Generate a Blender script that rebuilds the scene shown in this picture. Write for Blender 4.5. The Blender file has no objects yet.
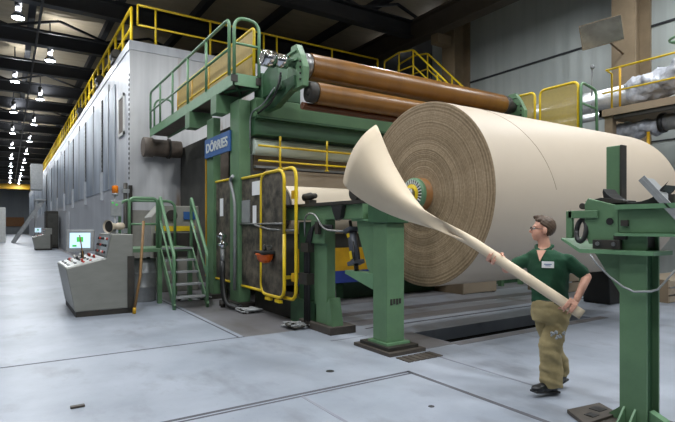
import bpy, bmesh, math, random
from mathutils import Vector, Matrix, noise
random.seed(7)
sc = bpy.context.scene
col = sc.collection
R = math.radians
PI = math.pi

# ------------------------------------------------------------------ camera
YAW = R(33.18); FPX = 504.0; EYE = 1.68; HOR = 226.0
SN, CS = math.sin(YAW), math.cos(YAW)
cd = bpy.data.cameras.new('camera'); cam = bpy.data.objects.new('camera', cd); col.objects.link(cam)
cam.location = (0, 0, EYE); cam.rotation_euler = (R(90), 0, -YAW)
cd.sensor_width = 36; cd.sensor_fit = 'HORIZONTAL'; cd.lens = FPX / 675 * 36; cd.shift_y = 15 / 675
cd.clip_start = .05; cd.clip_end = 400
sc.camera = cam
# ------------------------------------------------------------------ light and exposure
sc.view_settings.view_transform = 'Standard'; sc.view_settings.look = 'None'
sc.view_settings.gamma = 1; sc.view_settings.use_curve_mapping = False
sc.view_settings.exposure = -0.1
LAMP_W = 112; LAMP_UP_W = 30
w = bpy.data.worlds.new('hall_air'); sc.world = w; w.use_nodes = True
w.node_tree.nodes['Background'].inputs[0].default_value = (.80, .88, 1, 1)
w.node_tree.nodes['Background'].inputs[1].default_value = .075

# ------------------------------------------------------------------ helpers
def lin(h):
    h = h.lstrip('#')
    return tuple((c / 12.92 if c <= .04045 else ((c + .055) / 1.055) ** 2.4) for c in (int(h[i:i+2], 16) / 255 for i in (0, 2, 4))) + (1,)

def nodes(name):
    m = bpy.data.materials.new(name); m.use_nodes = True
    nt = m.node_tree
    return m, nt, nt.nodes['Principled BSDF']

def mat(name, c, c2=None, rough=.5, metal=0, scale=3.0, amt=.5, stretch=(1, 1, 1), bump=0, detail=6, lo=.35, hi=.7, alpha=1, spec=.5):
    """base colour c broken by a second colour c2 through a noise"""
    m, nt, b = nodes(name)
    b.inputs['Roughness'].default_value = rough; b.inputs['Metallic'].default_value = metal
    b.inputs['Specular IOR Level'].default_value = spec
    tc = nt.nodes.new('ShaderNodeTexCoord'); mp = nt.nodes.new('ShaderNodeMapping'); nz = nt.nodes.new('ShaderNodeTexNoise')
    mp.inputs['Scale'].default_value = stretch
    nz.inputs['Scale'].default_value = scale; nz.inputs['Detail'].default_value = detail; nz.inputs['Roughness'].default_value = .65
    nt.links.new(tc.outputs['Object'], mp.inputs[0]); nt.links.new(mp.outputs[0], nz.inputs[0])
    rp = nt.nodes.new('ShaderNodeMapRange'); rp.inputs[1].default_value = lo; rp.inputs[2].default_value = hi; rp.inputs[4].default_value = amt
    nt.links.new(nz.outputs[0], rp.inputs[0])
    mx = nt.nodes.new('ShaderNodeMix'); mx.data_type = 'RGBA'
    mx.inputs[6].default_value = lin(c); mx.inputs[7].default_value = lin(c2 or c)
    nt.links.new(rp.outputs[0], mx.inputs[0]); nt.links.new(mx.outputs[2], b.inputs['Base Color'])
    if bump:
        bp = nt.nodes.new('ShaderNodeBump'); bp.inputs['Strength'].default_value = bump; bp.inputs['Distance'].default_value = .02
        nt.links.new(nz.outputs[0], bp.inputs['Height']); nt.links.new(bp.outputs[0], b.inputs['Normal'])
    if alpha < 1: b.inputs['Alpha'].default_value = alpha
    m['mix'] = mx.name
    return m

def glow(name, c, s):
    m, nt, b = nodes(name)
    b.inputs['Base Color'].default_value = lin(c); b.inputs['Emission Color'].default_value = lin(c); b.inputs['Emission Strength'].default_value = s
    return m

def mesh_screen(name, c, alpha, rough=.6):
    return mat(name, c, c, rough=rough, alpha=alpha)

org = {}
def tag(o, label=None, cat=None, group=None, kind=None):
    if label: o['label'] = label
    if cat: o['category'] = cat
    if group: o['group'] = group
    if kind: o['kind'] = kind
    return o

def thing(name, label, cat, loc, group=None):
    o = bpy.data.objects.new(name, None); col.objects.link(o); o.location = loc
    o.empty_display_size = .1
    org[o.name] = Vector(loc)
    return tag(o, label, cat, group)

class MB:
    def __init__(s): s.v = []; s.f = []; s.sm = []
    def add(s, vs, fs, smooth=False):
        n = len(s.v); s.v += [Vector(p) for p in vs]
        for f in fs: s.f.append(tuple(n + i for i in f)); s.sm.append(smooth)
        return s
    def box(s, x0, x1, y0, y1, z0, z1):
        vs = [(x, y, z) for x in (x0, x1) for y in (y0, y1) for z in (z0, z1)]
        return s.add(vs, [(0, 1, 3, 2), (4, 6, 7, 5), (0, 4, 5, 1), (2, 3, 7, 6), (0, 2, 6, 4), (1, 5, 7, 3)])
    def obox(s, c, ax, ay, az, hx, hy, hz):
        c = Vector(c); ax, ay, az = Vector(ax).normalized(), Vector(ay).normalized(), Vector(az).normalized()
        vs = [c + ax * hx * i + ay * hy * j + az * hz * k for i in (-1, 1) for j in (-1, 1) for k in (-1, 1)]
        return s.add(vs, [(0, 1, 3, 2), (4, 6, 7, 5), (0, 4, 5, 1), (2, 3, 7, 6), (0, 2, 6, 4), (1, 5, 7, 3)])
    def bar(s, p0, p1, w_, h_):
        """a flat bar from p0 to p1, h_ along the up-most normal"""
        p0, p1 = Vector(p0), Vector(p1); d = p1 - p0
        up = Vector((0, 0, 1)) if abs(d.normalized().z) < .95 else Vector((0, 1, 0))
        a = d.cross(up).normalized(); b = a.cross(d).normalized()
        return s.obox((p0 + p1) / 2, d, a, b, d.length / 2, w_ / 2, h_ / 2)
    def prism(s, poly, axis, a0, a1):
        """polygon in the plane perpendicular to axis, swept from a0 to a1"""
        def P(u, v, a): return {'x': (a, u, v), 'y': (u, a, v), 'z': (u, v, a)}[axis]
        n = len(poly)
        vs = [P(u, v, a0) for u, v in poly] + [P(u, v, a1) for u, v in poly]
        fs = [tuple(range(n)), tuple(range(2 * n - 1, n - 1, -1))] + [(i, i + n, (i + 1) % n + n, (i + 1) % n) for i in range(n)]
        return s.add(vs, fs)
    def lathe(s, prof, p0, axis, seg=24, caps=True):
        """prof = [(distance along axis, radius)]"""
        p0, d = Vector(p0), Vector(axis).normalized()
        a = d.orthogonal().normalized(); b = d.cross(a)
        vs = []; n = len(prof)
        for t, r in prof:
            for k in range(seg):
                an = 2 * PI * k / seg; vs.append(p0 + d * t + (a * math.cos(an) + b * math.sin(an)) * r)
        fs = [(i * seg + k, i * seg + (k + 1) % seg, (i + 1) * seg + (k + 1) % seg, (i + 1) * seg + k) for i in range(n - 1) for k in range(seg)]
        s.add(vs, fs, True)
        if caps:
            m = len(s.v) - n * seg
            s.f.append(tuple(m + k for k in reversed(range(seg)))); s.sm.append(False)
            s.f.append(tuple(m + (n - 1) * seg + k for k in range(seg))); s.sm.append(False)
        return s
    def cyl(s, p0, p1, r0, r1=None, seg=20):
        p0, p1 = Vector(p0), Vector(p1)
        return s.lathe([(0, r0), ((p1 - p0).length, r0 if r1 is None else r1)], p0, p1 - p0, seg)
    def tube(s, pts, r, seg=10, cap=True):
        pts = [Vector(p) for p in pts]; n = len(pts)
        d0 = (pts[1] - pts[0]).normalized(); a = d0.orthogonal().normalized()
        base = len(s.v)
        for i, p in enumerate(pts):
            d = ((pts[min(i + 1, n - 1)] - pts[max(i - 1, 0)])).normalized()
            a = (a - d * a.dot(d)).normalized(); b = d.cross(a)
            rr = r[i] if isinstance(r, (list, tuple)) else r
            for k in range(seg):
                an = 2 * PI * k / seg; s.v.append(p + (a * math.cos(an) + b * math.sin(an)) * rr)
        for i in range(n - 1):
            for k in range(seg):
                s.f.append((base + i * seg + k, base + i * seg + (k + 1) % seg, base + (i + 1) * seg + (k + 1) % seg, base + (i + 1) * seg + k)); s.sm.append(True)
        if cap:
            s.f.append(tuple(base + k for k in reversed(range(seg)))); s.sm.append(False)
            s.f.append(tuple(base + (n - 1) * seg + k for k in range(seg))); s.sm.append(False)
        return s
    def ball(s, c, r, sx=1, sy=1, sz=1, seg=14, rings=9):
        c = Vector(c); vs = [c + Vector((0, 0, r * sz))]; fs = []
        for i in range(1, rings):
            t = PI * i / rings
            for k in range(seg):
                p = 2 * PI * k / seg; vs.append(c + Vector((math.sin(t) * math.cos(p) * r * sx, math.sin(t) * math.sin(p) * r * sy, math.cos(t) * r * sz)))
        vs.append(c - Vector((0, 0, r * sz))); L = len(vs) - 1
        for k in range(seg):
            fs.append((0, 1 + k, 1 + (k + 1) % seg)); fs.append((L, L - seg + (k + 1) % seg, L - seg + k))
        for i in range(rings - 2):
            for k in range(seg): fs.append((1 + i * seg + k, 1 + (i + 1) * seg + k, 1 + (i + 1) * seg + (k + 1) % seg, 1 + i * seg + (k + 1) % seg))
        return s.add(vs, fs, True)
    def build(s, name, m, parent=None, bev=0, label=None, at=None):
        o0 = org[parent.name] if parent else Vector(at or (0, 0, 0))
        me = bpy.data.meshes.new(name); me.from_pydata([tuple(p - o0) for p in s.v], [], s.f); me.update()
        bm = bmesh.new(); bm.from_mesh(me); bmesh.ops.recalc_face_normals(bm, faces=bm.faces); bm.to_mesh(me); bm.free()
        me.polygons.foreach_set('use_smooth', s.sm)
        o = bpy.data.objects.new(name, me); col.objects.link(o); me.materials.append(m)
        if parent: o.parent = parent
        else: o.location = o0
        org[o.name] = o0
        if bev:
            b = o.modifiers.new('edge', 'BEVEL'); b.width = bev; b.segments = 2; b.limit_method = 'ANGLE'; b.angle_limit = R(40)
        if label: o['label'] = label
        return o

def round_path(pts, r, n=6):
    """polyline with rounded inner corners"""
    pts = [Vector(p) for p in pts]; out = [pts[0]]
    for i in range(1, len(pts) - 1):
        p, a, b = pts[i], pts[i - 1], pts[i + 1]
        da, db = (a - p), (b - p); rr = min(r, da.length * .49, db.length * .49)
        s_, e_ = p + da.normalized() * rr, p + db.normalized() * rr
        for k in range(n + 1):
            t = k / n; out.append(s_ * (1 - t) ** 2 + p * 2 * t * (1 - t) + e_ * t * t)
    return out + [pts[-1]]

def dup(root, loc, label=None):
    r = root.copy(); col.objects.link(r); r.location = loc; org[r.name] = Vector(loc)
    if label: r['label'] = label
    for ch in list(root.children):
        c = ch.copy(); col.objects.link(c); c.parent = r
        for g in list(ch.children):
            d = g.copy(); col.objects.link(d); d.parent = c
    return r

def at(px, py, d):
    a = (px - 337.5) / FPX; b = (HOR - py) / FPX
    return Vector((d * (SN + CS * a), d * (CS - SN * a), EYE + d * b))

# ------------------------------------------------------------------ materials
M = {}
M['green'] = mat('green_machine_paint', '#5d7e5b', '#435f47', rough=.45, scale=2.2, amt=.55, detail=9)
M['green_dark'] = mat('dark_green_paint', '#365a3c', '#24402b', rough=.5, scale=3, amt=.6)  # dark green paint; also stands for shaded sides of the green steel
M['green_rail'] = mat('green_handrail_paint', '#668c68', '#4a6b50', rough=.4, scale=5, amt=.4)
M['yellow'] = mat('yellow_rail_paint', '#e3c21c', '#b08f14', rough=.45, scale=4, amt=.45)
M['yellow_dull'] = mat('dull_yellow_paint', '#c99a10', '#8a6a0c', rough=.5, scale=3, amt=.5)
M['tan_mesh'] = mat('tan_guard_mesh', '#b59a55', '#8f7b48', rough=.6, scale=14, amt=.5, alpha=.86)
M['tan_thin'] = mat('thin_tan_guard_mesh', '#b5a050', '#98854a', rough=.6, scale=14, amt=.5, alpha=.62)
M['dark_mesh'] = mat('dark_guard_mesh', '#6f675a', '#2d2a25', rough=.55, scale=3.5, amt=1, detail=12, alpha=.86, lo=.38, hi=.6)
M['black'] = mat('black_rubber', '#141414', '#242424', rough=.5)
M['soot'] = mat('oily_dark_steel', '#2a2926', '#453d33', rough=.55, scale=6, amt=.6, metal=.2)
M['steel'] = mat('bare_steel', '#8d8d8c', '#5b5a58', rough=.35, metal=.8, scale=8, amt=.5)
M['chrome'] = mat('bright_chrome', '#d8d8dc', '#a5a6aa', rough=.12, metal=1, scale=4, amt=.3)
M['galv'] = mat('galvanised_grey', '#9a9c9c', '#74767a', rough=.45, metal=.25, scale=6, amt=.5)
M['console'] = mat('console_grey', '#8b8b84', '#73736d', rough=.38, metal=.35, scale=1.5, amt=.5, stretch=(1, 1, 4))
M['console_desk'] = mat('console_desk_grey', '#cfd0cc', '#8f9090', rough=.4, scale=16, amt=.7, detail=3)
M['blue'] = mat('sign_blue', '#2f5c96', '#24497c', rough=.5, scale=5)
M['cover'] = mat('pale_grey_cover', '#b4b7bb', '#9b9ea3', rough=.5, scale=5)
M['white'] = mat('white_paint', '#dcdcd8', '#bdbdb8', rough=.5, scale=5)
M['letter'] = mat('sign_letter_grey', '#c9ccc8', '#9aa0a0', rough=.5)
M['notice'] = mat('white_notice_paper', '#e6e6e6', '#d0d0d4', rough=.7)
M['orange'] = mat('orange_plastic', '#d8611c', '#a9430f', rough=.35)
M['amber'] = mat('amber_lens', '#e8801a', '#b04c0a', rough=.15)
M['rubber_rust'] = mat('brown_roll_cover', '#7a521f', '#573614', rough=.34, scale=.9, amt=.6, stretch=(3, .6, .6), detail=8)
M['roll_dark'] = mat('dark_brown_roll_cover', '#5e3216', '#3c1e0c', rough=.4, scale=.8, amt=.6, stretch=(3, .6, .6))
M['roll_pale'] = mat('pale_green_roll_cover', '#dfe8dc', '#bccabb', rough=.35, scale=1)
M['beige'] = mat('beige_paper_web', '#c4b7a3', '#b9ac97', rough=.6, scale=1)
M['beige_dark'] = mat('brown_paper_web', '#a2937f', '#8d7f6c', rough=.65, scale=1)
M['cyl'] = mat('slate_grey_cylinder', '#4c4f57', '#363940', rough=.4)
M['wood'] = mat('worn_wood', '#86653a', '#5c4325', rough=.6, scale=5, stretch=(4, 4, .5))
M['brown_panel'] = mat('brown_dirty_panel', '#6d6258', '#4a4038', rough=.6, scale=3, amt=.7)
M['machine_dark'] = mat('dark_machine_body', '#4a4943', '#2c2a27', rough=.65, scale=1.6, amt=.8, detail=9)
M['machine_mid'] = mat('grey_machine_body', '#8f8d84', '#6a675f', rough=.6, scale=1.6, amt=.6)
M['insul'] = mat('foil_insulation', '#d8d9dc', '#8f9298', rough=.3, metal=.55, scale=2.2, amt=.8, bump=.6, detail=4)
M['lagging'] = mat('white_crumpled_lagging', '#b9bcc4', '#6f737c', rough=.5, metal=.15, scale=5, amt=.9, bump=1.0)
M['walk'] = mat('brown_walkway_steel', '#87765f', '#65574a', rough=.6, scale=2)
M['col'] = mat('brown_column_paint', '#88775f', '#6c5c48', rough=.6, scale=1.6, amt=.6)
M['girder'] = mat('dark_girder_paint', '#4a4238', '#332d27', rough=.6, scale=2)
M['roofbeam'] = mat('dark_roof_steel', '#24262b', '#17181b', rough=.6, scale=2)
M['rod'] = mat('conduit_grey', '#3a3a3c', '#2a2a2b', rough=.5)
M['skin'] = mat('skin', '#cf9b84', '#bf8570', rough=.5, scale=20, amt=.4)
M['shirt'] = mat('dark_green_cotton', '#17492f', '#103824', rough=.85, scale=9, amt=.7, bump=.35)
M['trouser'] = mat('khaki_cotton', '#a3936a', '#857650', rough=.85, scale=8, amt=.7, bump=.45)
M['shoe'] = mat('black_shoe_leather', '#16171a', '#23252a', rough=.4)
M['hair'] = mat('brown_hair', '#54402f', '#35271c', rough=.6, scale=40, amt=.8, stretch=(1, 1, 3))
M['paper'] = mat('kraft_paper_sheet', '#d2c1a8', '#c8b598', rough=.65, scale=2)
M['roll_side'] = mat('white_paper_roll_surface', '#bbad9b', '#b2a491', rough=.55, scale=.6, amt=.5)
M['lampgrey'] = mat('lamp_reflector_grey', '#7c8088', '#5b5f66', rough=.4, metal=.4)
M['lens'] = glow('lit_lamp_lens', '#f4f8ff', 22)
M['bulb'] = glow('lit_lamp_collar', '#f0f4ff', 9)
M['pit'] = mat('pit_dirty_concrete', '#2a2622', '#15130f', rough=.8, scale=3)  # dark concrete, blackened further to carry the shade in the pit
M['iron'] = mat('cast_iron_plate', '#4b443d', '#332d28', rough=.6, scale=6, amt=.7)
M['screen'] = glow('lit_monitor_screen', '#bcd6ea', .9)
M['screen_green'] = glow('lit_green_graphic', '#3fae4a', .7)
M['red'] = mat('red_plastic', '#b8321f', '#8e2416', rough=.4)
M['core_brown'] = mat('rust_brown_sheet', '#96683f', '#7a5436', rough=.6)
M['farwall'] = mat('dark_blue_grey_sheet', '#8d949b', '#757b82', rough=.7, scale=.3, stretch=(4, 1, .3))

def hood_mat(name, c, c2, streak, ribs, rust):
    """painted sheet: vertical streaks, ribs pressed into the sheet, rust runs"""
    m, nt, b = nodes(name); L = nt.links; N = nt.nodes.new
    b.inputs['Roughness'].default_value = .38; b.inputs['Metallic'].default_value = .15
    tc = N('ShaderNodeTexCoord')
    def nz(scale, st, det=5):
        mp = N('ShaderNodeMapping'); mp.inputs['Scale'].default_value = st
        n = N('ShaderNodeTexNoise'); n.inputs['Scale'].default_value = scale; n.inputs['Detail'].default_value = det
        L.new(tc.outputs['Object'], mp.inputs[0]); L.new(mp.outputs[0], n.inputs[0]); return n
    def mixc(fac, a, bcol):
        x = N('ShaderNodeMix'); x.data_type = 'RGBA'
        if isinstance(a, str): x.inputs[6].default_value = lin(a)
        else: L.new(a, x.inputs[6])
        x.inputs[7].default_value = lin(bcol); L.new(fac, x.inputs[0]); return x.outputs[2]
    def rng(o, lo, hi, to):
        r = N('ShaderNodeMapRange'); r.inputs[1].default_value = lo; r.inputs[2].default_value = hi; r.inputs[4].default_value = to
        L.new(o, r.inputs[0]); return r.outputs[0]
    n1 = nz(1.1, (1, 1, .22)); n2 = nz(6, (1, 1, .05)); n3 = nz(2.1, (1, 1, .12), 8)
    c_ = mixc(rng(n1.outputs[0], .38, .66, streak), c, c2)
    c_ = mixc(rng(n2.outputs[0], .45, .75, .35), c_, c2)
    if rust: c_ = mixc(rng(n3.outputs[0], .60, .74, rust), c_, '#8d6b3c')
    L.new(c_, b.inputs['Base Color'])
    if ribs:
        wv = N('ShaderNodeTexWave'); wv.inputs['Scale'].default_value = ribs; wv.bands_direction = 'DIAGONAL'
        mp = N('ShaderNodeMapping'); mp.inputs['Scale'].default_value = (1, 1, 0); L.new(tc.outputs['Object'], mp.inputs[0]); L.new(mp.outputs[0], wv.inputs[0])
        bp = N('ShaderNodeBump'); bp.inputs['Strength'].default_value = .25; bp.inputs['Distance'].default_value = .02
        L.new(wv.outputs['Fac'], bp.inputs['Height']); L.new(bp.outputs[0], b.inputs['Normal'])
    return m
M['hood'] = hood_mat('hood_white_sheet', '#c9cbcf', '#9fa2aa', .6, 1.6, .25)
M['hood_front'] = hood_mat('hood_front_sheet', '#cfcfd0', '#a4a5a8', .55, 1.0, .8)
M['hood_low'] = hood_mat('hood_lower_sheet', '#b4b7bd', '#989ba3', .5, 3.0, 0)
M['hood_panel'] = hood_mat('hood_blue_grey_panel', '#a9b2be', '#75808f', 1.0, 0, 0)
M['wall'] = hood_mat('grey_wall_sheet', '#b3b9b7', '#979e9c', .5, 1.2, 0)
M['wall_dark'] = hood_mat('dark_wall_sheet', '#55585c', '#44474b', .5, 1.2, 0)
M['roof'] = mat('brown_roof_deck', '#b5a88f', '#968a75', rough=.7, scale=.8, stretch=(1, 3, 1), amt=.6)

def floor_mat(name, c, c2, c3):
    m, nt, b = nodes(name); L = nt.links; N = nt.nodes.new
    tc = N('ShaderNodeTexCoord')
    def nz(scale, det, lo, hi, to, st=(1, 1, 1)):
        mp = N('ShaderNodeMapping'); mp.inputs['Scale'].default_value = st
        n = N('ShaderNodeTexNoise'); n.inputs['Scale'].default_value = scale; n.inputs['Detail'].default_value = det; n.inputs['Roughness'].default_value = .6
        L.new(tc.outputs['Object'], mp.inputs[0]); L.new(mp.outputs[0], n.inputs[0])
        r = N('ShaderNodeMapRange'); r.inputs[1].default_value = lo; r.inputs[2].default_value = hi; r.inputs[4].default_value = to
        L.new(n.outputs[0], r.inputs[0]); return r.outputs[0]
    def mixc(fac, a, bcol):
        x = N('ShaderNodeMix'); x.data_type = 'RGBA'
        if isinstance(a, str): x.inputs[6].default_value = lin(a)
        else: L.new(a, x.inputs[6])
        x.inputs[7].default_value = lin(bcol); L.new(fac, x.inputs[0]); return x.outputs[2]
    cc = mixc(nz(.55, 6, .40, .62, .9), c, c2)
    cc = mixc(nz(1.7, 9, .54, .72, .7, (1, .5, 1)), cc, c3)
    cc = mixc(nz(24, 3, .62, .72, .25), cc, c3)
    L.new(cc, b.inputs['Base Color'])
    b.inputs['Roughness'].default_value = .42; b.inputs['Specular IOR Level'].default_value = .45
    return m
M['floor'] = floor_mat('painted_floor_blue_grey', '#9aa0ab', '#838a95', '#6b6e74')
M['concrete'] = floor_mat('bare_stained_concrete', '#77767a', '#5f5c5c', '#4c4540')
M['floor_light'] = floor_mat('worn_light_concrete', '#9a9fa8', '#84888f', '#6d6964')
M['joint'] = mat('floor_joint_dirt', '#4a4a50', '#66666c', rough=.8, scale=4)
M['joint_soft'] = mat('faint_floor_joint', '#7d7f88', '#92959e', rough=.7, scale=2)

def roll_end_mat():
    m, nt, b = nodes('roll_end_edges'); L = nt.links; N = nt.nodes.new
    tc = N('ShaderNodeTexCoord'); sp = N('ShaderNodeSeparateXYZ'); L.new(tc.outputs['Object'], sp.inputs[0])
    wob = N('ShaderNodeTexNoise'); wob.inputs['Scale'].default_value = 3.0; wob.inputs['Detail'].default_value = 3
    L.new(tc.outputs['Object'], wob.inputs[0])
    def mth(op, a, bb):
        n = N('ShaderNodeMath'); n.operation = op
        for i, q in enumerate((a, bb)):
            if q is None: continue
            if isinstance(q, (int, float)): n.inputs[i].default_value = q
            else: L.new(q, n.inputs[i])
        return n.outputs[0]
    r = mth('SQRT', mth('ADD', mth('MULTIPLY', sp.outputs[1], sp.outputs[1]), mth('MULTIPLY', sp.outputs[2], sp.outputs[2])), None)
    r2 = mth('ADD', r, mth('MULTIPLY', wob.outputs[0], .035))
    def n1(scale, src, det=3):
        cb = N('ShaderNodeCombineXYZ'); L.new(src, cb.inputs[0])
        n = N('ShaderNodeTexNoise'); n.inputs['Scale'].default_value = scale; n.inputs['Detail'].default_value = det
        L.new(cb.outputs[0], n.inputs[0]); return n.outputs[0]
    wind = n1(44, r2, 6); broad = n1(5, r, 2)
    fine = N('ShaderNodeTexNoise'); fine.inputs['Scale'].default_value = 30; fine.inputs['Detail'].default_value = 4; L.new(tc.outputs['Object'], fine.inputs[0])
    vn = N('ShaderNodeVectorMath'); vn.operation = 'NORMALIZE'; L.new(tc.outputs['Object'], vn.inputs[0])
    ang = N('ShaderNodeTexNoise'); ang.inputs['Scale'].default_value = 3.5; ang.inputs['Detail'].default_value = 5; L.new(vn.outputs[0], ang.inputs[0])
    f = mth('ADD', mth('MULTIPLY', wind, .55), mth('ADD', mth('MULTIPLY', broad, .15), mth('ADD', mth('MULTIPLY', fine.outputs[0], .2), mth('MULTIPLY', ang.outputs[0], .16))))
    cr = N('ShaderNodeValToRGB'); e = cr.color_ramp.elements
    e[0].position = .40; e[0].color = lin('#66533b'); e[1].position = .68; e[1].color = lin('#a8947a')
    k = e.new(.53); k.color = lin('#8a765b')
    L.new(f, cr.inputs[0]); L.new(cr.outputs[0], b.inputs['Base Color'])
    b.inputs['Roughness'].default_value = .75
    bp = N('ShaderNodeBump'); bp.inputs['Strength'].default_value = .5; bp.inputs['Distance'].default_value = .02
    L.new(wind, bp.inputs['Height']); L.new(bp.outputs[0], b.inputs['Normal'])
    return m
M['roll_end'] = roll_end_mat()

# ================================================================== SETTING
def struct(name, mb, m, bev=0):
    return tag(mb.build(name, m, None, bev), kind='structure')
WX = 16.9           # right wall
RZ = 11.4           # roof deck
FY = 132            # end wall
PX0, PX1, PY0, PY1 = 5.35, 9.0, 5.2, 5.98          # pit under the paper roll
b = MB()
for x0, x1, y0, y1 in ((-14, PX0, -8, PY1), (PX1, WX, -8, PY1), (PX0, PX1, -8, PY0), (-14, 3.0, PY1, FY), (3.0, WX, PY1, 7.15)):
    b.box(x0, x1, y0, y1, -.2, 0)
struct('floor', b, M['floor'])
struct('floor_concrete', MB().box(3.0, 4.7, 7.15, FY, -.2, 0).box(4.7, WX, 8.9, FY, -.2, 0), M['concrete'])
struct('floor_worn', MB().box(4.7, WX, 7.15, 8.9, -.2, 0), M['floor_light'])
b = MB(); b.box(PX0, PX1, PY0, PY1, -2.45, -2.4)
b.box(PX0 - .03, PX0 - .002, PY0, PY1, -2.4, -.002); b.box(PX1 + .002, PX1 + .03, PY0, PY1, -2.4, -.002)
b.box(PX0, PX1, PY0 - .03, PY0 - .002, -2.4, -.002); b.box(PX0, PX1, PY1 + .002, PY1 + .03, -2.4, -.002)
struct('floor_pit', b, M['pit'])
def strip(name, x0, x1, y0, y1, m, z=.003): return struct(name, MB().box(x0, x1, y0, y1, -.01, z), M[m])
strip('floor_joint_line', 1.0, 3.87, 4.40, 4.44, 'joint'); strip('floor_joint_line', 1.0, 3.87, 4.34, 4.365, 'joint')
strip('floor_joint_line', 3.84, 3.89, 1.2, 4.44, 'joint')
strip('floor_joint_line', -5, 3.0, 7.16, 7.185, 'joint'); strip('floor_joint_line', 2.9, 2.925, 7.16, 12, 'joint')
strip('floor_joint_line', 2.41, 2.44, 1.5, 4.34, 'joint_soft'); strip('floor_joint_line', 3.95, 4.6, 6.2, 6.23, 'joint_soft')
strip('floor_joint_line', 4.62, 4.65, 3.2, 4.9, 'joint_soft')
strip('floor_band_strip', 4.9, 14, 6.62, 6.68, 'joint', .004); strip('floor_band_strip', 4.7, 14, 6.9, 7.3, 'concrete', .004)
strip('floor_band_strip', 4.9, 15, 7.75, 8.05, 'concrete', .004)
strip('floor_band_strip', 4.75, 5.33, 5.1, 6.02, 'concrete', .004); strip('floor_band_strip', 5.33, 9.2, 5.0, 5.17, 'concrete', .004)
struct('wall_right', MB().box(WX, WX + .2, -8, FY, 0, RZ + .4), M['wall'])
struct('wall_right_seam_trim', MB().box(WX - .04, WX, 3, 28, 7.9, 7.97).box(WX - .03, WX, 3, 28, 4.3, 4.34), M['roofbeam'])
struct('wall_left', MB().box(-14.2, -14, -8, FY, 0, RZ + .4), M['wall_dark'])
struct('wall_far', MB().box(-14, WX, FY, FY + .2, 0, RZ + .4), M['farwall'])
struct('ceiling', MB().box(-14.2, WX + .2, -8, FY + .2, RZ, RZ + .2), M['roof'])
# roof steel: cross beams every 5 m, purlins along the hall, a service rod
for i in range(22):
    y = 1.7 + 5 * i
    b = MB().box(-14, WX - 2.2, y - .05, y + .05, 9.95, 10.5).box(-14, WX - 2.2, y - .2, y + .2, 9.9, 9.95).box(-14, WX - 2.2, y - .2, y + .2, 10.55, 10.6)
    if i % 2:
        for k in range(-3, 4):
            b.bar((k * 4, y, 10.6), (k * 4 + 2, y, RZ - .2), .1, .1); b.bar((k * 4 + 4, y, 10.6), (k * 4 + 2, y, RZ - .2), .1, .1)
    struct('roof_beam', b, M['roofbeam'])
for x in (-11.5, -8.4, -5.3, -2.2, .9, 4.0, 7.1, 10.2, 13.3):
    struct('roof_purlin_beam', MB().box(x - .13, x + .13, -8, FY, RZ - .34, RZ), M['roofbeam'])
struct('ceiling_trim', MB().tube([(1.05, -8, 9.8), (1.05, FY, 9.8)], .05).tube([(-2.6, -8, 10.7), (-2.6, FY, 10.7)], .03), M['rod'])
# upper dark cladding above the crane girder, girder and columns on the right wall
struct('wall_right_upper_panel', MB().box(WX - .06, WX, 17.6, FY, 4, RZ), M['wall_dark'])
struct('crane_girder_beam', MB().box(15.1, 15.16, -8, 70, 9.85, 10.7).box(14.85, 15.4, -8, 70, 9.8, 9.88).box(14.85, 15.4, -8, 70, 10.67, 10.75), M['girder'])
for y in (-6.6, .8, 8.2, 15.6, 23.0, 30.4, 37.8):
    b = MB().box(15.9, 15.98, y - .36, y + .36, 0, RZ).box(WX - .1, WX, y - .36, y + .36, 0, RZ).box(15.98, WX - .1, y - .05, y + .05, 0, RZ)
    b.box(15.1, 15.9, y - .2, y + .2, 9.4, 9.8)
    struct('wall_column', b, M['col'])
struct('crane_bridge_beam', MB().box(-14, WX, 112, 113, 8.6, 9.6), M['yellow_dull'])
struct('wall_far_trim', MB().box(-14, 3, FY - .3, FY - .02, 1.6, 3.6), M['core_brown'])

# ================================================================== LAMPS
def make_lamp():
    t = thing('high_bay_lamp', 'lamp', 'ceiling lamp', (0, 0, 9.5), 'high bay lamps under the roof')
    MB().lathe([(0, .22), (.05, .23), (.14, .17), (.24, .1)], (0, 0, 9.5), (0, 0, 1), 20).build('reflector', M['lampgrey'], t)
    MB().lathe([(0, .205), (.02, .21)], (0, 0, 9.475), (0, 0, 1), 20).build('lens', M['lens'], t)
    MB().lathe([(0, .07), (.03, .09), (.1, .09), (.13, .07)], (0, 0, 9.76), (0, 0, 1), 14).build('glowing_collar', M['bulb'], t)
    MB().lathe([(0, .11), (.3, .13), (.34, .05)], (0, 0, 9.93), (0, 0, 1), 14).cyl((0, 0, 10.2), (0, 0, RZ - .02), .03, seg=8).build('ballast_housing', M['rod'], t)
    return t
lamp0 = make_lamp()
ld = bpy.data.lights.new('lamp_light', 'AREA'); ld.shape = 'DISK'; ld.size = .5; ld.energy = LAMP_W; ld.color = (.93, .97, 1)
lu = bpy.data.lights.new('lamp_uplight', 'AREA'); lu.shape = 'DISK'; lu.size = .2; lu.energy = LAMP_UP_W; lu.color = (.95, .97, 1)
spots = []
for k in range(11): spots.append((.32, 22.4 + 9.4 * k, 'upper'))
for k in range(11): spots.append((1.67, 26.8 + 9.3 * k, 'right'))
for k in range(3): spots.append((.32, 13.0 - 9.4 * k, 'front'))
for k in range(3): spots.append((1.67, 17.4 - 9.3 * k, 'front'))
for x, y in ((6.2, 2.2), (6.2, 8.6), (10.8, 4.6), (10.8, 12.5), (14.2, 6.0), (-3.5, 4.5), (-3.5, 14), (-3.5, 24), (8.0, -3.0), (12.5, -2.5), (3.8, -1.5), (6.6, -.6)): spots.append((x, y, 'bay'))  # all out of view; the last two added to light the front faces
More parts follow.
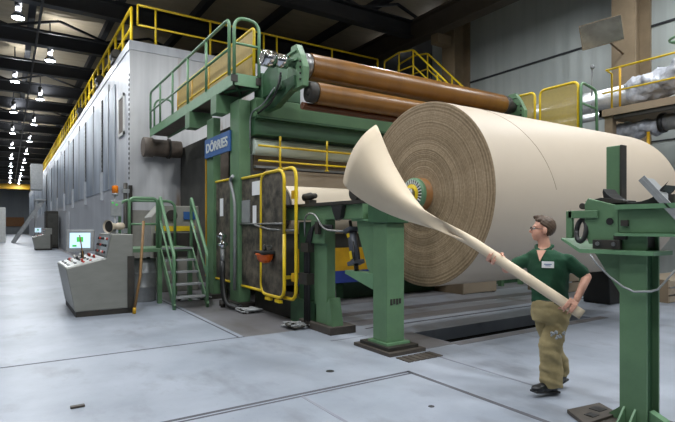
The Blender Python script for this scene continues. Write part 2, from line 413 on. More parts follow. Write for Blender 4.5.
ordn = ['first', 'second', 'third', 'fourth', 'fifth', 'sixth', 'seventh', 'eighth', 'ninth', 'tenth', 'eleventh']
cnt = {}
for i, (x, y, kind) in enumerate(spots):
    cnt[kind] = cnt.get(kind, 0) + 1
    nth = ordn[(cnt[kind] - 1) % 11]
    lab = {'upper': f'round lit high bay lamp, {nth} along the lamp row farther from the white hood',
           'right': f'round lit high bay lamp, {nth} along the lamp row closer to the white hood',
           'front': f'round lit high bay lamp over the painted aisle, {nth} of the {"hood-side" if x > 1 else "outer"} row',
           'bay': f'round lit high bay lamp above the reel bay, {nth} of that bay'}[kind]
    if abs((y - 1.7 + 2.5) % 5 - 2.5) < .4: y += .6
    o = lamp0 if i == 0 else dup(lamp0, (x, y, 9.5))
    o.location = (x, y, 9.5); o['label'] = lab
    if i < 33 or kind in ('front', 'bay'):
        lo = bpy.data.objects.new('lamp_light', ld); col.objects.link(lo); lo.parent = o; lo.location = (0, 0, -.05)
        l2 = bpy.data.objects.new('lamp_uplight', lu); col.objects.link(l2); l2.parent = o; l2.location = (.18, 0, .42); l2.rotation_euler = (PI, 0, 0)

# ================================================================== DRYER HOOD
HX, HY0, HZ = 3.32, 17.4, 7.72
t = thing('machine_hood', 'long tall white sheet-metal hood housing with blue-grey lift panels', 'machine housing', (HX, HY0, 0))
MB().box(HX + .03, 15.3, HY0 + .04, 110, .25, HZ - .05).build('core_housing', M['machine_mid'], t)
MB().box(HX - .01, 14.6, HY0 - .01, HY0 + .03, 2.2, HZ - .3).build('front_sheet', M['hood_front'], t)
MB().box(HX - .01, 14.6, HY0 - .01, HY0 + .03, .0, 2.195).build('front_lower_sheet', M['machine_mid'], t)  # grey puts the shading from the platform into the lower sheet's colour
MB().box(HX - .03, 14.6, HY0 - .04, HY0 + .3, HZ - .3, HZ).box(HX - .03, HX + .3, HY0 + .3, 110, HZ - .25, HZ).build('top_trim', M['hood'], t)
MB().box(HX - .012, HX + .02, HY0 + .03, 110, 0, 3.05).build('lower_side_sheet', M['hood_low'], t)
MB().box(HX, HX + .03, HY0 + .03, 110, 3.05, HZ - .25).build('upper_side_sheet', M['hood'], t)
ys = [HY0 + .1, 22.9, 28.2, 34.0, 39.5, 45.5, 52, 59, 67, 76, 86, 97, 109]
for i in range(len(ys) - 1):
    y0, y1 = ys[i] + .22, ys[i + 1] - .14
    if i == 0: y0 = 20.0
    ym = (y0 + y1) / 2
    for u, v in ((y0, ym - .05), (ym + .05, y1)):
        MB().box(HX - .03, HX - .013, u, v, 3.1, 6.9).build('lift_panel', M['hood_panel'], t)
    MB().box(HX - .045, HX - .002, ym - .05, ym + .05, 3.1, 7.2).build('panel_seam_strip', M['galv'], t)
    if i:
        MB().box(HX - .05, HX - .002, ys[i] - .05, ys[i] + .16, 3.9, 6.9).build('panel_guide', M['soot'], t)
        MB().box(HX - .12, HX - .002, ys[i] - .12, ys[i] + .1, 2.75, 3.9).build('guide_cover', M['cover'], t)
        b = MB()
        for k in range(14): b.box(HX - .08, HX - .05, ys[i] - .05, ys[i] + .05, 4.0 + k * .21, 4.1 + k * .21)
        b.build('guide_rack', M['galv'], t)
MB().box(HX - .03, HX + .0, HY0 + .95, HY0 + 1.75, 4.9, 6.1).build('inspection_window', M['brown_panel'], t)
MB().box(HX - .05, HX, HY0 + .87, HY0 + .95, 4.8, 6.2).box(HX - .05, HX, HY0 + 1.75, HY0 + 1.83, 4.8, 6.2).box(HX - .05, HX, HY0 + .87, HY0 + 1.83, 6.1, 6.2).box(HX - .05, HX, HY0 + .87, HY0 + 1.83, 4.8, 4.9).build('window_surround', M['white'], t)
b = MB()
for k in range(22): b.box(HX - .03, HX - .008, HY0 + .02, HY0 + .1, 3.2 + k * .16, 3.28 + k * .16)
b.build('corner_bolt_strip', M['black'], t)
MB().box(HX - .05, HX + .06, HY0 - .08, HY0 + .02, 0, 3.0).build('corner_post', M['soot'], t)
MB().box(HX - .06, HX - .01, 36.5, 38.6, 0, 2.6).build('access_door', M['hood'], t)
for k, y in enumerate((20.2, 24.0, 31)):
    q = thing('panel_hoist', 'dark grey panel hoist drum on the hood roof edge, ' + ('first' if k == 0 else 'second' if k == 1 else 'third') + ' from its corner', 'hoist', (HX + .1, y, HZ), 'panel hoists along the hood edge')
    MB().box(HX - .1, HX + .14, y - .3, y + .3, HZ, HZ + .12).build('base_plate', M['soot'], q)
    MB().cyl((HX + .0, y - .3, HZ + .3), (HX + .0, y + .3, HZ + .3), .15).build('drum', M['soot'], q)
    MB().cyl((HX + .0, y + .3, HZ + .3), (HX + .0, y + .5, HZ + .3), .1).build('motor', M['steel'], q)

def railing(name, label, cat, pts, z0, h, m, r=.028, mids=(.5,), posts=None, group=None, toe=0):
    """post-and-rail guard along straight legs; pts are xy corners"""
    t = thing(name, label, cat, (pts[0][0], pts[0][1], z0), group)
    MB().tube([(x, y, z0 + h) for x, y in pts], r).build('top_rail', m, t)
    for k in mids: MB().tube([(x, y, z0 + h * k) for x, y in pts], r * .85).build('mid_rail', m, t)
    for x, y in posts or pts:
        MB().cyl((x, y, z0), (x, y, z0 + h), r, seg=10).cyl((x, y, z0), (x, y, z0 + .02), r * 2.2, seg=10).build('post', m, t)
    if toe: MB().bar((pts[0][0], pts[0][1], z0 + toe / 2), (pts[-1][0], pts[-1][1], z0 + toe / 2), .012, toe).build('toe_board', m, t)
    return t
railing('guard_railing', 'yellow pipe guard railing along the long side edge of the hood roof', 'railing', [(3.5, HY0 + .7), (3.5, 108)], HZ, 1.35, M['yellow'], .05,
        posts=[(3.5, HY0 + .7 + k * 1.5) for k in range(61)], toe=.12)
railing('guard_railing', 'yellow pipe guard railing across the front edge of the hood roof', 'railing', [(3.62, HY0 + .3), (13.7, HY0 + .3)], HZ, 1.33, M['yellow'], .036,
        mids=(.5,), posts=[(4.2, HY0 + .3), (6.1, HY0 + .3), (8.2, HY0 + .3), (8.75, HY0 + .3), (11.3, HY0 + .3), (13.7, HY0 + .3)])
MB().tube([(3.62, HY0 + .3, HZ + 1.33), (3.62, HY0 + .3, HZ + .665)], .036).build('end_post', M['yellow'], bpy.data.objects['guard_railing.001'])
# yellow stair at the end of the hood roof
t = thing('access_stair', 'yellow railed steel stair descending beyond the end of the hood roof railing', 'stair', (14, 17.6, 0))
for x in (14.0, 14.8):
    MB().tube(round_path([(x, 17.6, 7.5), (x, 17.6, 8.98), (x, 16.6, 9.1), (x, 15.7, 8.95), (x, 13.0, 6.4), (x, 13.0, 5.4)], .12), .035).build('handrail', M['yellow'], t)
    MB().tube([(x, 17.6, 8.3), (x, 15.7, 8.3), (x, 13.0, 5.8)], .03).build('mid_rail', M['yellow'], t)
    for y, z0, z1 in ((16.6, 7.5, 9.1), (15.7, 7.5, 8.95), (14.3, 6.2, 7.6)):
        MB().cyl((x, y, z0), (x, y, z1), .032, seg=8).build('post', M['yellow'], t)
    MB().bar((x, 17.6, 7.42), (x, 15.6, 7.42), .05, .2).bar((x, 15.7, 7.45), (x, 9.4, 1.7), .05, .22).bar((x, 9.4, 1.7), (x, 9.4, 0), .08, .1).build('stringer', M['walk'], t)
for k in range(20):
    y = 15.6 - k * .31; z = 7.3 - k * .283
    MB().box(14.0, 14.8, y - .13, y + .13, z - .02, z + .02).build('tread', M['galv'], t)

# ================================================================== SECTION BEHIND THE REEL
t = thing('winder_section', 'dark grey machine section standing behind the green reel frame', 'machine', (4.5, 11, 0))
MB().box(4.9, 13.0, 12.6, 17.2, 0, 4.3).build('body', M['machine_dark'], t)
MB().box(4.6, 4.88, 12.7, 13.6, .3, 3.9).build('side_panel', M['brown_panel'], t)
MB().box(4.54, 4.6, 13.5, 13.6, .3, 3.9).build('yellow_edge', M['yellow_dull'], t)
MB().box(4.4, 10.6, 10.0, 10.06, 2.86, 3.2).build('doctor_blade', M['walk'], t)
MB().box(4.4, 10.6, 9.9, 10.0, 2.92, 2.97).build('bright_sill', M['galv'], t)
MB().box(4.4, 10.6, 11.2, 12.6, .2, 2.6).build('lower_body', M['machine_dark'], t)
MB().box(4.6, 10.6, 9.8, 9.84, 2.2, 2.88).build('web_plate', M['beige_dark'], t)
t = thing('exhaust_duct', 'dark brown duct under the hood end of the upper platform', 'duct', (3.6, 16.9, 4.2))
MB().lathe([(0, .3), (.02, .32), (.3, .32), (.32, .28), (1.2, .28)], (3.62, 16.95, 4.22), (1, 0, 0), 24).build('duct_shell', M['brown_panel'], t)
MB().lathe([(0, .33), (.06, .33)], (4.4, 16.95, 4.22), (1, 0, 0), 24).build('flange', M['soot'], t)
# rolls
def roll(name, label, x0, x1, y, z, r, m, cat='machine roll', ends=True, end_m=None):
    t = thing(name, label, cat, (x0, y, z))
    MB().lathe([(0, r * .985), (.02, r), (x1 - x0 - .02, r), (x1 - x0, r * .985)], (x0, y, z), (1, 0, 0), 40).build('shell', M[m], t)
    if ends:
        MB().lathe([(-.16, r * .5), (-.15, r * .92), (-.02, r * .96), (0, r * .9)], (x0, y, z), (1, 0, 0), 32).build('end_head', M[end_m or 'steel'], t)
        MB().lathe([(0, r * .9), (.2, r * .95), (.22, r * .6), (.5, r * .5)], (x1, y, z), (1, 0, 0), 32).build('end_head', M['soot'], t)
        MB().lathe([(-.19, r * .22), (-.15, r * .45)], (x0, y, z), (1, 0, 0), 20).build('journal', M['soot'], t)
    return t
roll('covered_roll', 'upper brown covered roll spanning the machine above the white paper roll', 4.8, 10.38, 8.37, 4.72, .255, 'rubber_rust')
roll('covered_roll', 'lower brown covered roll hanging just beneath the upper brown roll', 4.8, 10.3, 8.1, 4.16, .2, 'rubber_rust', end_m='soot')
roll('covered_roll', 'thin dark reddish brown roll strip under the two brown rolls', 4.6, 10.3, 8.25, 3.93, .07, 'roll_dark', ends=False)
roll('guide_roll', 'pale green guide roll behind the yellow rail under the green cross beam', 4.3, 10.6, 9.86, 3.36, .18, 'roll_pale', ends=False)
roll('reel_drum', 'large reel drum wrapped in beige paper web behind the paper roll', 4.55, 10.2, 9.0, 2.0, .48, 'beige', end_m='soot')

# ================================================================== GREEN REEL FRAME
t = thing('reel_gantry', 'tall green steel machine frame with cross beam carrying the brown rolls', 'machine frame', (4, 10, 0))
MB().box(3.98, 4.24, 9.8, 10.3, .1, 4.3).build('main_column', M['green'], t, .015)
MB().box(3.98, 4.16, 11.35, 11.8, .1, 4.2).build('rear_column', M['green'], t, .015)
MB().box(3.9, 4.3, 9.7, 10.4, 0, .1).build('foot_plate', M['soot'], t)
MB().box(3.9, 4.3, 11.25, 11.9, 0, .1).build('foot_plate', M['soot'], t)
MB().box(4.25, 11.2, 9.55, 10.1, 3.93, 4.32).build('cross_beam', M['green'], t, .015)
MB().box(4.25, 11.2, 9.62, 10.1, 3.6, 3.925).build('cross_beam_web', M['green_dark'], t)
MB().box(4.25, 11.2, 9.5, 10.1, 3.9, 3.945).box(4.25, 11.2, 9.55, 10.1, 3.57, 3.6).build('cross_beam_flange', M['green_dark'], t)
MB().box(10.7, 11.1, 9.6, 10.1, 0, 3.57).build('far_column', M['green'], t)
MB().prism([(9.6, 4.05), (9.6, 4.4), (9.0, 4.5), (8.3, 4.5), (8.3, 4.3), (9.1, 4.05)], 'x', 4.45, 4.6).build('roll_arm', M['green_dark'], t, .012)
MB().prism([(9.6, 4.0), (9.6, 4.5), (9.0, 4.75), (8.3, 4.75), (8.3, 4.45), (9.1, 4.0)], 'x', 10.9, 11.1).build('roll_arm', M['green'], t)
for i, xx in enumerate((4.5, 10.85)):
    o = MB().prism([(8.05, 4.25), (8.62, 4.25), (8.7, 4.5), (8.55, 4.9), (8.5, 5.08), (8.3, 5.08), (8.15, 4.85), (8.02, 4.6)], 'x', xx, xx + .13).build('bearing_bracket', M['green'], t, .01)
    for k in range(4): MB().cyl((xx - .02, 8.12, 4.38 + k * .11), (xx, 8.12, 4.38 + k * .11), .022, seg=8).build('bolt', M['soot'], o)
    MB().box(xx - .03, xx + .15, 8.25, 8.6, 4.94, 4.97).box(xx - .03, xx + .15, 8.2, 8.6, 4.76, 4.79).build('web_rib', M['green_rail'], o)
MB().lathe([(0, .1), (.01, .15), (.24, .155), (.25, .1), (.3, .1), (.31, .125), (.5, .13), (.51, .08), (.72, .08)], (3.84, 8.37, 4.73), (1, 0, 0), 32).build('drive_shaft', M['chrome'], t)
MB().box(4.38, 5.3, 9.56, 9.95, 4.32, 4.85).build('bearing_block', M['green_dark'], t, .02)
MB().prism([(9.7, 4.32), (9.7, 4.75), (9.3, 4.9), (8.9, 4.8), (8.7, 4.32)], 'x', 4.4, 4.7).build('gear_housing', M['green_dark'], t, .02)
q = MB()
for k in range(3):
    q.tube(round_path([(4.28 + .03 * k, 10.0, 3.95 + .03 * k), (4.3 + .06 * k, 9.5, 4.0 + .05 * k), (4.32 + .03 * k, 8.9, 4.1 + .08 * k), (4.34, 8.6, 4.5 + .05 * k)], .25), .018, 8)
q.build('hydraulic_hose', M['black'], t)
MB().tube(round_path([(4.22, 9.78, 3.3), (4.22, 9.78, 4.05), (4.28, 9.3, 4.1), (4.3, 8.8, 4.35)], .2), .014, 8).build('conduit', M['galv'], t)
# sign on the frame
s = thing('sign_board', 'blue sign board with grey lettering fixed to the green columns', 'sign', (3.95, 10.95, 3.5))
MB().box(3.935, 3.975, 10.2, 11.82, 3.28, 3.72).build('board', M['blue'], s, .005)
cu = bpy.data.curves.new('lettering', 'FONT'); cu.body = 'DÖRRIES'; cu.size = .29; cu.extrude = .004; cu.align_x = 'CENTER'; cu.align_y = 'CENTER'; cu.offset = .008
tmp = bpy.data.objects.new('lettering_curve', cu); col.objects.link(tmp)
bpy.context.view_layer.update()
me = bpy.data.meshes.new_from_object(tmp.evaluated_get(bpy.context.evaluated_depsgraph_get()))
bpy.data.objects.remove(tmp)
xs = [v.co.x for v in me.vertices]; fx = 1.38 / (max(xs) - min(xs))
lt = bpy.data.objects.new('lettering', me); col.objects.link(lt); me.materials.clear(); me.materials.append(M['letter'])
# text reads along -Y when seen from -X
lt.parent = s; lt.matrix_local = Matrix(((0, 0, -1, -.02), (-1, 0, 0, .06), (0, 1, 0, -.01), (0, 0, 0, 1))) @ Matrix.Diagonal((fx, 1, 1, 1))
lt['label'] = 'grey capital letters'

# ------------------------------------------------------------------ upper platform with its rails
PXE, PY_N, PY_F, PZ = 3.78, 9.6, 16.7, 4.64
t = thing('upper_platform', 'green walkway platform on brackets above the blue sign', 'platform', (PXE, PY_N, PZ))
MB().box(PXE + .02, 4.34, PY_N + .02, PY_F, PZ - .06, PZ - .02).build('deck', M['brown_panel'], t)
MB().box(PXE, PXE + .03, PY_N, PY_F, PZ - .12, PZ + .12).box(PXE, 4.36, PY_N, PY_N + .03, PZ - .12, PZ + .12).box(4.33, 4.36, PY_N, PY_F, PZ - .12, PZ + .12).build('kick_plate', M['green_rail'], t)
for y in (10.6, 12.5):
    MB().prism([(3.72, 4.5), (3.72, 4.1), (3.98, 4.1), (4.3, 4.3), (4.3, 4.5)], 'y', y - .18, y + .18).build('bracket', M['green'], t, .01)
MB().bar((PXE + .1, PY_N + .1, PZ - .1), (4.25, 10.35, PZ - .1), .05, .05).bar((4.25, PY_N + .1, PZ - .1), (PXE + .1, 10.35, PZ - .1), .05, .05).build('under_brace', M['green_dark'], t)
t = thing('handrail', 'green pipe handrail along the outer edge of the upper platform', 'handrail', (PXE, PY_N, PZ))
RT = PZ + 1.27
MB().tube(round_path([(PXE, 9.82, PZ + .12), (PXE, 9.82, RT), (PXE, 16.6, RT), (PXE, 16.6, PZ + .12)], .16), .034).build('top_rail', M['green_rail'], t)
MB().tube([(PXE, 9.82, PZ + .66), (PXE, 16.6, PZ + .66)], .028).build('mid_rail', M['green_rail'], t)
for y in (11.25, 12.65, 14.05, 15.4): MB().cyl((PXE, y, PZ + .1), (PXE, y, RT), .03, seg=10).build('post', M['green_rail'], t)
t = thing('handrail', 'green looped pipe handrail closing the near end of the upper platform', 'handrail', (PXE, PY_N, PZ))
MB().tube(round_path([(PXE + .02, PY_N, PZ + .1), (PXE + .02, PY_N, PZ + 1.24), (4.34, PY_N, PZ + 1.24), (4.34, PY_N, PZ + .1)], .24, 8), .034).build('loop_rail', M['green_rail'], t)
MB().tube([(PXE + .02, PY_N, PZ + .72), (4.34, PY_N, PZ + .72)], .026).build('mid_rail', M['green_rail'], t)
for x in (PXE + .02, 4.34): MB().box(x - .07, x + .07, PY_N - .02, PY_N, PZ - .06, PZ + .08).build('clamp_plate', M['soot'], t)
t = thing('handrail', 'small green looped pipe handrail at the hood end of the upper platform', 'handrail', (3.9, 16.4, PZ))
MB().tube(round_path([(3.85, 16.4, PZ), (3.85, 16.4, PZ + 1.0), (4.3, 16.0, PZ + 1.0), (4.3, 16.0, PZ)], .25, 8), .03).build('loop_rail', M['green_rail'], t)
t = thing('mesh_guard', 'yellow framed tan mesh guard along the inner edge of the upper platform', 'guard', (4.28, PY_N, PZ))
for y0, y1 in ((9.72, 11.1), (11.1, 12.5), (12.5, 13.9), (13.9, 15.3)):
    MB().box(4.275, 4.285, y0, y1, PZ + .12, PZ + 1.16).build('mesh_panel', M['tan_mesh'], t)
MB().tube(round_path([(4.28, 9.72, PZ + .12), (4.28, 9.72, PZ + 1.16), (4.28, 15.3, PZ + 1.16)], .1), .032).build('top_frame', M['yellow'], t)
MB().tube([(4.28, 9.72, PZ + .62), (4.28, 15.3, PZ + .62)], .026).build('mid_bar', M['yellow'], t)
for y in (11.1, 12.5, 13.9, 15.3): MB().cyl((4.28, y, PZ + .1), (4.28, y, PZ + 1.16), .032, seg=8).build('post', M['yellow_dull'], t)
# railing under the cross beam
t = railing('guard_railing', 'yellow pipe guard railing seen below the green cross beam', 'railing', [(4.26, 9.45), (7.6, 9.45)], 2.88, .44, M['yellow'], .024, mids=(.3,), posts=[(4.75, 9.45), (5.9, 9.45), (7.1, 9.45)])
for x in (4.75, 5.9, 7.1): MB().cyl((x, 9.45, 3.32), (x, 9.45, 3.55), .024, seg=8).build('hanger', M['yellow'], t)

# ------------------------------------------------------------------ fence and gates of dark mesh
FX = 4.05
def mesh_gate(name, label, x, y0, y1, z0, z1, m, frame=True, rad=.22, bar_z=None):
    t = thing(name, label, 'fence panel', (x, (y0 + y1) / 2, z0))
    MB().box(x - .004, x + .004, y0 + .02, y1 - .02, z0 + .03, z1 - .03).build('mesh_panel', M[m], t)
    if frame:
        c = [(x, y0, (z0 + z1) / 2), (x, y0, z0), (x, y1, z0), (x, y1, z1), (x, y0, z1), (x, y0, (z0 + z1) / 2)]
        MB().tube(round_path(c, rad), .03).build('tube_frame', M['yellow'], t)
    if bar_z: MB().tube([(x - .02, y0, bar_z), (x - .02, y1, bar_z)], .018).build('cross_bar', M['steel'], t)
    return t
t = mesh_gate('safety_gate', 'dark mesh safety gate in a rounded yellow tube frame beside the green rail stand', FX - .06, 7.78, 8.72, .42, 2.66, 'dark_mesh', bar_z=1.72)
for y in (7.9, 8.3): MB().box(FX - .09, FX - .03, y, y + .2, .33, .38).build('hinge_foot', M['yellow'], t)
t = thing('safety_gate', 'narrow second yellow tube frame hinged behind the rounded dark mesh gate', 'fence panel', (FX + .1, 7.6, .42))
MB().tube(round_path([(FX + .02, 7.95, 2.68), (FX + .02, 7.5, 2.68), (FX + .02, 7.5, .42), (FX + .02, 7.95, .42)], .2), .03).build('tube_frame', M['yellow'], t)
MB().box(FX - .02, FX + .06, 7.5, 7.6, 2.14, 2.28).box(FX - .02, FX + .06, 7.5, 7.6, .74, .88).build('latch_plate', M['yellow_dull'], t)
t = thing('safety_fence', 'dark mesh safety fence with yellow rails between the gate and the main green column', 'fence panel', (FX, 9.3, .4))
MB().box(FX - .004, FX + .004, 8.68, 9.95, .45, 2.66).build('mesh_panel', M['dark_mesh'], t)
MB().tube([(FX, 8.7, 2.66), (FX, 9.98, 2.66)], .028).build('top_rail', M['yellow'], t)
MB().tube([(FX, 8.7, .45), (FX, 10.1, .45)], .028).build('bottom_rail', M['yellow'], t)
MB().tube([(FX - .03, 8.7, 1.72), (FX - .03, 9.8, 1.72)], .018).build('cross_bar', M['steel'], t)
MB().box(FX - .03, FX - .01, 9.35, 9.75, 1.75, 2.2).build('control_plate', M['galv'], t)
t = thing('safety_fence', 'dark mesh safety fence between the two green columns under the sign', 'fence panel', (FX, 10.8, .4))
MB().box(FX - .004, FX + .004, 10.32, 11.33, .48, 2.7).build('mesh_panel', M['dark_mesh'], t)
MB().tube([(FX, 10.32, 2.7), (FX, 11.9, 2.7)], .026).build('top_rail', M['yellow'], t)
MB().tube([(FX, 10.32, .47), (FX, 11.8, .47)], .026).build('bottom_rail', M['yellow'], t)
MB().cyl((FX, 10.36, .3), (FX, 10.36, 1.0), .02, seg=8).build('end_post', M['yellow'], t)
t = thing('base_beam', 'oily dark steel base beam lying under the mesh fence', 'beam', (4.4, 9.6, 0))
MB().box(4.28, 4.55, 8.05, 9.68, 0, .36).build('beam', M['soot'], t, .01)
MB().box(4.24, 4.6, 8.05, 9.68, .36, .4).build('flange', M['soot'], t)
def notice(label, x, y0, y1, z0, z1):
    return tag(MB().box(x - .006, x, y0, y1, z0, z1).build('paper_notice', M['notice'], None, at=(x, (y0 + y1) / 2, z0)), label, 'notice', 'paper notices on the fence')
notice('white striped paper notice high on the fence beside the yellow gate', FX - .012, 8.85, 9.25, 2.28, 2.55)
notice('narrow white paper notice at eye height on the fence next to the gate', FX - .012, 9.05, 9.22, 1.72, 2.08)
notice('white paper notice on the fence panel between the two green columns', FX - .012, 10.85, 11.05, 1.9, 2.3)
t = thing('leaning_pole', 'grey painted flat bar with curved top leaning beside the main green column', 'bar', (3.9, 9.9, .1))
MB().tube(round_path([(3.93, 9.9, .35), (3.96, 9.95, 2.2), (3.94, 10.2, 2.66), (3.92, 9.98, 2.72)], .25), .035).build('bent_bar', M['galv'], t)
t = thing('hard_hat', 'orange hard hat with black straps hanging on the dark mesh gate', 'hard hat', (FX - .16, 8.25, 1.05))
prof = [(-.02, .17), (0, .17), (.02, .15), (.08, .14), (.13, .1), (.155, .03)]
MB().lathe(prof, (FX - .19, 8.28, 1.17), (0, 0, -1), 22).build('shell', M['orange'], t)
MB().box(FX - .33, FX - .07, 8.1, 8.46, 1.17, 1.24).build('brim', M['black'], t, .02)
MB().tube(round_path([(FX - .26, 8.16, 1.2), (FX - .24, 8.2, 1.33), (FX - .16, 8.36, 1.33), (FX - .1, 8.4, 1.2)], .05), .018).build('strap', M['black'], t)
MB().cyl((FX - .08, 8.28, 1.3), (FX - .06, 8.28, 1.3), .03).tube([(FX - .2, 8.28, 1.32), (FX - .05, 8.28, 1.32)], .008).build('hook', M['steel'], t)

# hoses with valves in front of the column
for i, (x, y) in enumerate(((3.78, 10.25), (3.72, 10.02))):
    t = thing('hose_valve', ('taller' if i == 0 else 'shorter') + ' silver valve head with black hose before the fence', 'valve', (x, y, 0), 'silver valves with black hoses')
    h = 1.42 - .17 * i
    MB().lathe([(0, .03), (.06, .07), (.12, .07), (.18, .03)], (x, y, h - .05), (0, 0, 1), 14).cyl((x - .1, y, h + .05), (x + .1, y, h + .05), .03).build('valve_head', M['chrome'], t)
    MB().cyl((x, y, .9), (x, y, h - .05), .028).build('pipe', M['galv'], t)
    MB().tube(round_path([(x, y, .95), (x - .02, y - .05, .5), (x - .03, y - .25, .08), (x + .1, y - .6, .05), (x + .22, y - .4, .05)], .25), .045).build('hose', M['black'], t)
    MB().cyl((x, y, 0), (x, y, .12), .05).build('foot', M['soot'], t)

# ================================================================== STEPS, LANDING, CONSOLE
t = thing('landing_platform', 'green steel landing platform behind the console with looped rails', 'platform', (2.2, 11.4, 0))
MB().box(2.1, 3.5, 11.25, 12.6, 1.12, 1.2).build('deck', M['green'], t, .008)
for x, y in ((2.76, 11.3), (3.42, 11.3), (2.16, 12.5), (3.42, 12.5)): MB().box(x - .045, x + .045, y - .045, y + .045, 0, 1.12).build('leg', M['green'], t)
MB().tube(round_path([(2.16, 11.4, 1.2), (2.16, 11.4, 2.28), (2.74, 11.4, 2.28), (2.74, 11.4, 1.2)], .12), .034).build('loop_rail', M['green_rail'], t)
MB().tube(round_path([(2.16, 12.5, 1.2), (2.16, 12.5, 2.28), (3.42, 12.5, 2.28), (3.42, 12.5, 1.2)], .2), .034).build('loop_rail', M['green_rail'], t)
MB().tube([(2.16, 11.4, 1.72), (2.74, 11.4, 1.72)], .024).build('mid_rail', M['green_rail'], t)
t = thing('small_stair', 'short green stair with four grey treads and slanting handrails beside the console', 'stair', (3.1, 10.7, 0))
for x in (2.78, 3.46):
    MB().bar((x, 10.2, .04), (x, 11.3, 1.16), .03, .14).build('stringer', M['green'], t)
    MB().tube(round_path([(x, 10.22, 0), (x, 10.22, 1.08), (x, 11.32, 2.32), (x, 11.32, 1.2)], .06), .034).build('handrail', M['green_rail'], t)
    MB().tube([(x, 10.22, .62), (x, 11.32, 1.82)], .024).build('mid_rail', M['green_rail'], t)
for k in range(4):
    y = 10.38 + k * .22; z = .24 + k * .24
    MB().box(2.8, 3.44, y - .1, y + .12, z - .035, z).build('tread', M['galv'], t)
MB().box(2.8, 3.44, 11.2, 11.3, 1.17, 1.215).build('top_tread', M['galv'], t)

# machine cabinet seen over the landing
t = thing('valve_cabinet', 'grey sloped valve cabinet with yellow strip standing behind the landing', 'cabinet', (3.4, 13.4, 0))
MB().prism([(3.0, 0), (3.0, 1.9), (3.25, 2.2), (4.2, 2.2), (4.2, 0)], 'y', 13.1, 13.9).build('body', M['machine_mid'], t, .02)
MB().box(3.1, 4.1, 13.08, 13.1, 1.55, 1.68).build('warning_strip', M['yellow'], t)
MB().box(3.05, 4.15, 13.07, 13.1, .9, 1.5).build('dark_opening', M['soot'], t)
MB().cyl((3.5, 13.06, 1.95), (3.5, 13.1, 1.95), .14).build('gauge', M['soot'], t)
MB().box(3.8, 4.1, 13.06, 13.1, 1.85, 2.05).build('blue_label', M['blue'], t)
t = thing('oil_drum', 'grey steel tank standing under the green landing platform', 'tank', (2.5, 12, 0))
MB().lathe([(0, .27), (.02, .28), (.3, .28), (.32, .295), (.34, .28), (.62, .28), (.64, .295), (.66, .28), (.93, .28), (.95, .26)], (2.55, 11.9, 0), (0, 0, 1), 24).build('shell', M['galv'], t)
MB().cyl((2.65, 11.85, .95), (2.65, 11.85, .98), .04, seg=10).build('cap', M['soot'], t)

def console(loc, label):
    X, Y = 1.0, 10.35
    t = thing('control_console', label, 'control console', (X, Y, 0))
    prof = [(X + .03, .1), (X - .12, .9), (X + .55, 1.07), (X + .64, 1.53), (X + 1.03, 1.52), (X + 1.03, .1)]
    MB().prism([(u, v) for u, v in prof], 'y', Y, Y + 1.5).build('body', M['console'], t, .015)
    MB().prism([(X + .03, .1), (X - .12, .9), (X + .42, 1.035), (X + .7, 1.03), (X + .7, .1)], 'y', Y + 1.505, Y + 1.95).build('desk_extension', M['console'], t, .015)
    MB().box(X + .04, X + 1.03, Y + .01, Y + 1.92, 0, .1).build('plinth', M['soot'], t)
    ds = Vector((.67, 0, .17)).normalized(); nn = Vector((-ds.z, 0, ds.x)); yv = Vector((0, 1, 0))
    c = Vector((X + .215, Y + .97, .985))
    dp = MB().obox(c + nn * .008, ds, yv, nn, .325, .93, .008).build('desk_panel', M['console_desk'], t)
    rows = [('push_button', M['white']), ('push_button', M['black']), ('push_button', M['red'])]
    rnd = random.Random(3)
    for i in range(5):
        for j in range(9):
            if rnd.random() < .25: continue
            p = c + ds * (-.26 + .12 * i) + yv * (-.8 + .2 * j)
            MB().cyl(p + nn * .016, p + nn * (.04 if rnd.random() < .7 else .08), .022, seg=10).build('push_button', rnd.choice([M['black'], M['black'], M['white'], M['red'], M['galv']]), dp)
    u2 = Vector((.09, 0, .46)).normalized(); n2 = Vector((-u2.z, 0, u2.x))
    c2 = Vector((X + .595, Y + .72, 1.30))
    up = MB().obox(c2 + n2 * .006, u2, yv, n2, .2, .66, .006).build('switch_panel', M['galv'], t)
    for i in range(3):
        for j in range(6):
            p = c2 + u2 * (-.13 + .13 * i) + yv * (-.52 + .21 * j)
            MB().cyl(p + n2 * .012, p + n2 * .04, .026, seg=10).build('switch', rnd.choice([M['black'], M['white'], M['black'], M['red']]), up)
    MB().tube([(X + .28, Y + 1.0, 1.02), (X + .22, Y + 1.1, 1.5)], .012, 8).build('lever', M['wood'], t)
    MB().box(X + .93, X + 1.05, Y - .03, Y + .0, .1, 1.1).build('cable_duct', M['soot'], t)
    # monitor on its arm
    ar = MB().cyl((X + .3, Y + 1.35, 1.0), (X + .3, Y + 1.35, 1.2), .03).box(X + .2, X + .4, Y + 1.26, Y + 1.44, 1.01, 1.03).build('monitor_arm', M['black'], t)
    mc = Vector((X + .25, Y + 1.25, 1.38)); fz = Vector((-.25, -1, .1)).normalized(); rx = Vector((0, 0, 1)).cross(fz).normalized() * -1; uz = fz.cross(rx)
    if uz.z < 0: uz = -uz
    MB().obox(mc, rx, uz, fz, .26, .22, .045).obox(mc - fz * .08, rx, uz, fz, .17, .15, .05).build('monitor', M['galv'], t, .015)
    sc_ = MB().obox(mc + fz * .047, rx, uz, fz, .19, .155, .003).build('screen', M['screen'], t)
    MB().obox(mc + fz * .052 + rx * .0 + uz * .02, rx, uz, fz, .06, .05, .002).obox(mc + fz * .052 + rx * .1 - uz * .11, rx, uz, fz, .04, .02, .002).build('screen_graphic', M['screen_green'], sc_)
    t.location = loc; 
    return t
c1 = console((1.0, 10.35, 0), 'grey control console with lit monitor in front of the white hood')
